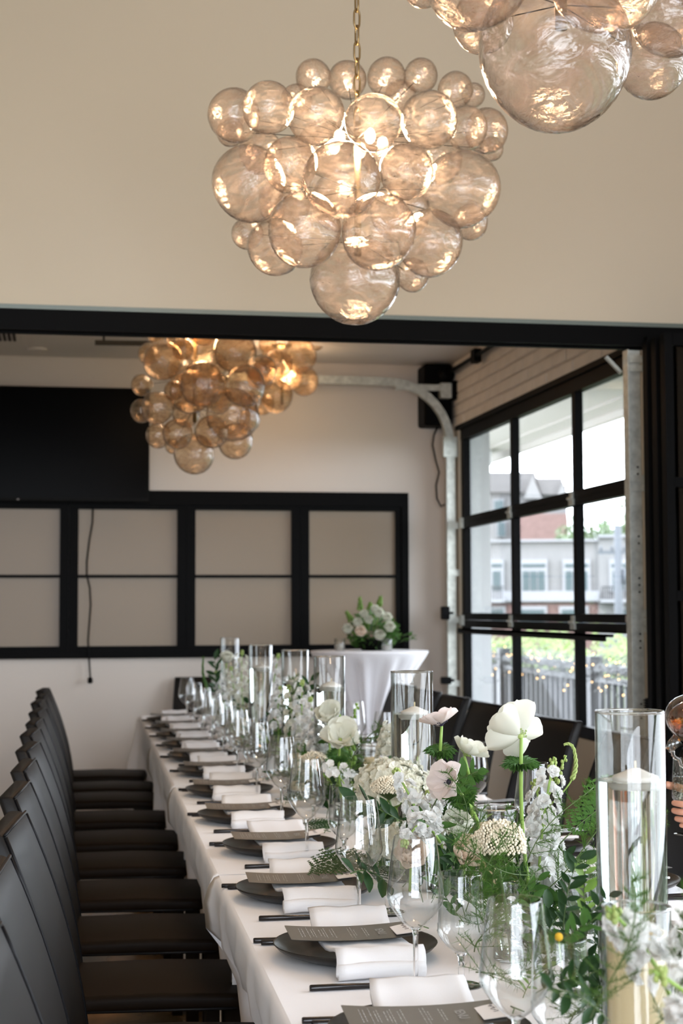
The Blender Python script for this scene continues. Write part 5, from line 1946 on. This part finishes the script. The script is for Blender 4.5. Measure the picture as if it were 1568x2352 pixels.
MB().grid(spx, 96, 39).lathe([(.0001, 1.119), (.34, 1.119), (.355, 1.118)], 48).build('stretch_cover', 'spandex', ct)
MB().lathe([(.088, .555), (.098, .565), (.100, .59), (.098, .615), (.088, .625)], 24).build('waist_tie', 'spandex', ct)
MB().lathe([(.0001, 0), (.24, 0), (.24, .015), (.03, .03), (.03, 1.10), (.34, 1.105), (.34, 1.112), (.0001, 1.112)], 32).build('pedestal', 'blackm', ct)
ctz = 1.121
for nme, (px, Y), lb in (('l', (780, 9.33), 'small votive candle left on the cocktail table'), ('r', (888, 9.26), 'small votive candle right on the cocktail table')):
    p = at(px, 1485, Y=Y)
    t = thing('votive_candle', lb, 'candle', (p.x, p.y, ctz), group='votives on the cocktail table')
    MB().lathe([(.0001, 0), (.030, 0), (.034, .075), (.032, .075), (.028, .006), (.0001, .006)], 24).build('glass_cup', 'glass', t)
    MB().lathe([(.0001, .0065), (.027, .0065), (.029, .034), (.0001, .034)], 20).build('wax', 'wax', t)
fa = thing('flower_bowl', 'low dark bowl of dense greenery on the cocktail table', 'vase', (at(857, 1485, Y=9.42).x, 9.42, ctz))
MB().lathe([(.0001, 0), (.07, 0), (.11, .05), (.115, .07), (.105, .07), (.065, .01), (.0001, .01)], 28).build('bowl', 'plastic', fa)
m = MB()
r_ = random.Random(4)
for k in range(1400):
    d = Vector((r_.gauss(0, 1), r_.gauss(0, 1), r_.gauss(.3, .8))).normalized()
    q = Vector((d.x * .155, d.y * .14, .11 + d.z * .125)) * r_.uniform(.6, 1.05)
    u = (d + Vector((r_.gauss(0, .6), r_.gauss(0, .6), r_.gauss(0, .6)))).normalized()
    w_ = u.orthogonal().normalized()
    L = r_.uniform(.012, .024)
    if q.z > .02:
        m.add([q - u * L * .3, q - w_ * L * .4 + u * L * .3, q + u * L, q + w_ * L * .4 + u * L * .3], [(0, 1, 2, 3)])
tag(m.build('greenery', 'leaf', fa, False), kind='stuff')
for k, (px, py, s_, pt) in enumerate(((797, 1447, 1.2, RW), (826, 1453, 1.4, RP), (870, 1462, 1.35, RW), (893, 1443, 1.3, RW), (820, 1432, 1.1, RW), (845, 1425, 1.0, RW), (868, 1410, 1.2, RW), (888, 1420, 1.1, RW), (835, 1412, .9, RW), (860, 1400, .9, RW))):
    c_ = at(px, py, Y=9.27)
    lab = 'white rose in the cocktail table arrangement, ' + ['far left', 'cream one low left', 'lowest in the middle', 'at the right side', 'upper left', 'centre', 'top', 'upper right', 'small one upper left', 'small one at the top'][k]
    rose(lab, c_, (c_.x * .6 + fa.location.x * .4, 9.36, ctz + .09), pt, (0, -.85, .4), s_ * .88)
for k, (px, py, tx, ty) in enumerate(((828, 1420, 826, 1372), (868, 1405, 874, 1370), (850, 1410, 850, 1385), (815, 1440, 795, 1405))):
    bud_sprig('green sprig rising from the cocktail table arrangement, ' + ['tallest on the left', 'tallest on the right', 'in the middle', 'leaning left'][k], at(px, py, Y=9.4), at(tx, ty, Y=9.4), (0, 0, 0), 16, 'leafl', .009, 'sprigs on the cocktail table')
for k, (px, py, d) in enumerate(((905, 1470, (.9, -.2, .1)), (912, 1480, (.8, -.4, .02)))):
    leafy('grey green leaf sprig spilling right off the cocktail table arrangement' if k == 0 else 'grey green leaf sprig lying lowest on the cocktail table', at(px, py, Y=9.3), d, 'leaf', .6, (0, -.5, .8), 'sprigs on the cocktail table')

# ================================================================== SEATED PERSON POURING AT THE RIGHT EDGE
def skin_obj(name, verts, edges, radii, roots, mat, parent, sub=1):
    me = bpy.data.meshes.new(name)
    me.from_pydata([tuple(v) for v in verts], edges, [])
    o = put(name, me, parent)
    me.materials.append(M[mat])
    md = o.modifiers.new('skin', 'SKIN')
    md.use_smooth_shade = True
    sv = me.skin_vertices[0].data
    for i, r in enumerate(radii):
        sv[i].radius = (r, r) if not isinstance(r, tuple) else r
        sv[i].use_root = i in roots
    s = o.modifiers.new('sub', 'SUBSURF')
    s.levels = s.render_levels = sub
    return o


GP = at(1568, 1800, Y=3.62)                       # axis of the glass held at the frame edge
gx, gy = 1.487, 3.62
gz = at(1560, 1917, Y=3.62).z
hg = glassware('water_goblet', gx, gy, gz, 'glass of sparkling wine held by a hand at the right edge', 'glasses held by the person')
MB().lathe([(.0001, .056), (.022, .064), (.0365, .086), (.0378, .100), (.0372, .138), (.0001, .138)], 32).build('sparkling_wine', 'bubbly', hg)
bb = MB()
r_ = random.Random(8)
for k in range(160):
    a = r_.uniform(0, 6.28)
    z = r_.uniform(.07, .145)
    bb.sphere((.034 * math.cos(a), .034 * math.sin(a), z), r_.uniform(.0006, .0014), 5, 3)
tag(bb.build('fizz', 'white', hg), kind='stuff')
pp = thing('person', 'person in dark clothing seated at the right edge, pouring wine into a held glass', 'person', (1.80, 3.64, 0))
O = Vector((1.80, 3.64, 0))
H_ = lambda x, y, z: (x, y, z)
wr_l = Vector((gx + .13 - O.x, gy - .03 - O.y, gz + .065))        # left hand wrist, right of the glass
wr_r = Vector((.02, -.10 + .25, 1.20))
V = [(0, 0, .56), (0.02, 0, .80), (.02, 0, 1.05), (.02, 0, 1.12), (0.0, 0, 1.20), (-.02, 0, 1.27),              # pelvis..neck..head
     (-.01, -.17, 1.04), (-.07, -.24, .80), tuple(wr_l + Vector((.12, -.06, -.03))), tuple(wr_l),                 # left arm
     (-.01, .17, 1.04), (-.04, .25, .84), (-.12, .16, 1.02), (-.18, .09, 1.14),                                   # right arm
     (0, -.10, .54), (-.40, -.11, .53), (-.42, -.11, .08), (-.50, -.11, .05), (0, .10, .54), (-.40, .11, .53), (-.42, .11, .08), (-.50, .11, .05)]
E_ = [(0, 1), (1, 2), (2, 3), (3, 4), (4, 5), (2, 6), (6, 7), (7, 8), (8, 9), (2, 10), (10, 11), (11, 12), (12, 13), (0, 14), (14, 15), (15, 16), (16, 17), (0, 18), (18, 19), (19, 20), (20, 21)]
RD = [.14, .13, .13, .06, .055, .05, .055, .042, .035, .027, .055, .042, .035, .027, .09, .075, .05, .04, .09, .075, .05, .04]
# left hand: palm and five fingers curled round the bowl
hb = gz + .082                                    # height of the grip
wl_ = Vector((gx - O.x, gy - O.y, 0))


def ring_pt(ang, r, z):
    return Vector((wl_.x + r * math.cos(ang), wl_.y + r * math.sin(ang), z))


V.append(tuple(Vector(ring_pt(R(-5), .075, hb - .020)))); E_.append((9, len(V) - 1)); RD.append((.030, .016)); PALM = len(V) - 1
roots = {0}
for k, (z0, r_f, span) in enumerate(((hb - .005, .0088, -165), (hb - .024, .0092, -172), (hb - .043, .0088, -165), (hb - .058, .0074, -150))):
    rr0 = .052 - .004 * k
    ch = [ring_pt(R(-20), rr0 + .014, z0 + .004), ring_pt(R(-55), rr0 + .006, z0 + .001), ring_pt(R(-95), rr0, z0), ring_pt(R(span + 35), rr0 - .001, z0), ring_pt(R(span), rr0 - .002, z0 + .002)]
    b0 = len(V)
    for q in ch:
        V.append(tuple(q))
    RD += [r_f * 1.15, r_f * 1.1, r_f * 1.02, r_f * .95, r_f * .8]
    E_ += [(b0 + i, b0 + i + 1) for i in range(4)]
    roots.add(b0)
ch = [ring_pt(R(15), .070, hb), ring_pt(R(50), .060, hb + .012), ring_pt(R(-250 + 360 - 15), .053, hb + .024), ring_pt(R(150), .050, hb + .034), ring_pt(R(172), .049, hb + .038)]
b0 = len(V)
V += [tuple(q) for q in ch]
RD += [.013, .0115, .0105, .0098, .008]
E_ += [(b0 + i, b0 + i + 1) for i in range(4)]
roots.add(b0)
# right hand round the neck of the decanter
DC = at(1592, 1650, Y=3.62)                       # centre of the decanter's bulb
nd_ = Vector((.55, .25, .80)).normalized()
dn = DC + nd_ * .125 - O
b0 = len(V)
V.append(tuple(dn + Vector((.03, .045, -.01)))); RD.append((.030, .017)); E_.append((13, b0)); 
for k in range(4):
    c0 = dn + nd_ * (.028 - .019 * k)
    s1 = nd_.orthogonal().normalized()
    s2 = nd_.cross(s1)
    b0 = len(V)
    for j in range(5):
        a = R(60 + j * 48)
        V.append(tuple(c0 + (s1 * math.cos(a) + s2 * math.sin(a)) * .030))
    RD += [.0098, .0095, .009, .0085, .007]
    E_ += [(b0 + i, b0 + i + 1) for i in range(4)]
    roots.add(b0)
b0 = len(V)
for j in range(4):
    a = R(40 - j * 40)
    V.append(tuple(dn + nd_ * (.01 + .008 * j) + (s1 * math.cos(a) + s2 * math.sin(a)) * .031))
RD += [.012, .0115, .0105, .0085]
E_ += [(b0 + i, b0 + i + 1) for i in range(3)]
roots.add(b0)
skin_obj('body', V, E_, RD, roots, 'skin', pp, 2)
J = [V[i] for i in (0, 1, 2, 6, 7, 8, 10, 11, 12, 3)]
skin_obj('jacket', J, [(0, 1), (1, 2), (2, 3), (3, 4), (4, 5), (2, 6), (6, 7), (7, 8), (2, 9)], [.155, .15, .145, .068, .055, .047, .068, .055, .047, .075], {0}, 'jacket', pp, 2)
T_ = [V[i] for i in (0, 14, 15, 16, 18, 19, 20)]
skin_obj('trousers', T_, [(0, 1), (1, 2), (2, 3), (0, 4), (4, 5), (5, 6)], [.15, .10, .085, .06, .10, .085, .06], {0}, 'jacket', pp, 2)
for sy in (-.11, .11):
    MB().loft([[(x, sy + a, .03 + b_ * .5 + .02) for a, b_ in rrect(w_, h_, .02)] for x, w_, h_ in ((-.66, .05, .04), (-.62, .085, .06), (-.5, .09, .08), (-.40, .075, .10), (-.375, .05, .08))]).build('shoe', 'blackg', pp)
hd = MB()


def head_f(u, v):
    a, b_ = u * 2 * PI, -PI / 2 + v * PI
    x, y, z = math.cos(b_) * math.cos(a) * .092, math.cos(b_) * math.sin(a) * .074, math.sin(b_) * .118
    face = max(0, -math.cos(a)) * math.cos(b_)
    x -= .012 * face * math.exp(-((z + .005) / .02) ** 2) * math.exp(-(y / .016) ** 2) * 1.6
    x -= .006 * face * math.exp(-((z + .075) / .025) ** 2)
    x += .006 * face * math.exp(-((z - .018) / .014) ** 2) * math.exp(-((abs(y) - .030) / .013) ** 2)
    y *= 1 - .22 * max(0, -z / .118)
    return (x - .035, y, z + 1.36)


hd.grid(head_f, 36, 28)
for s in (-1, 1):
    hd.sphere((-.025, s * .073, 1.355), .022, 8, 6, (.6, .35, 1.3))
hd.build('head', 'skin', pp)
for s in (-1, 1):
    MB().sphere((-.112, s * .030, 1.378), .010, 10, 6).build('eye', 'paper', pp)
MB().loft([[(-.121 - .002, a, 1.308 + b_) for a, b_ in rrect(.044, .010, .005)], [(-.112, a, 1.308 + b_) for a, b_ in rrect(.050, .014, .006)]]).build('mouth', 'blush', pp)
hr = MB()


def hair_f(u, v):
    a, b_ = u * 2 * PI, R(-28) + v * R(118)
    if math.cos(a) < -.35:
        b_ = max(b_, R(34))
    return (math.cos(b_) * math.cos(a) * .101 - .030, math.cos(b_) * math.sin(a) * .084, math.sin(b_) * .128 + 1.362)


hr.grid(hair_f, 32, 16).build('hair', 'hair', pp)
dc = thing('wine_decanter', 'round glass decanter of amber wine tilted at the right edge', 'decanter', DC)
A = align(nd_)
put('glass_body', MB().lathe([(max(.0001, .0685 * math.sin(R(a))), -.056 * math.cos(R(a)) - .004) for a in range(0, 125, 8)] + [(.047, .040), (.036, .055), (.028, .070), (.022, .09), (.019, .15), (.026, .20), (.0265, .201)], 40).mesh('glass_body', 'glass'), dc, mtx=A)
MB().sphere((0, 0, -.002), .0615, 24, 14, (1, 1, .72)).build('wine', 'wine', dc)
MB().tube([(-.045, -.01, -.050), (-.060, -.01, -.062), (-.068, -.01, -.075)], [.016, .013, .011], 12).build('spout', 'glass', dc)
p0 = DC + Vector((-.066, -.01, -.074))
p1 = Vector((gx + .004, gy - .004, gz + .142))
ps = [p0.lerp(p1, k / 10) + Vector((.004 * math.sin(k * 1.9), 0, 0)) for k in range(11)]
tag(MB().tube(ps, [.006, .0055, .005, .0048, .0045, .0048, .0043, .0045, .0042, .0045, .005], 8).build('wine_stream', 'stemglass'), 'thin stream of wine falling into the held glass', 'wine')
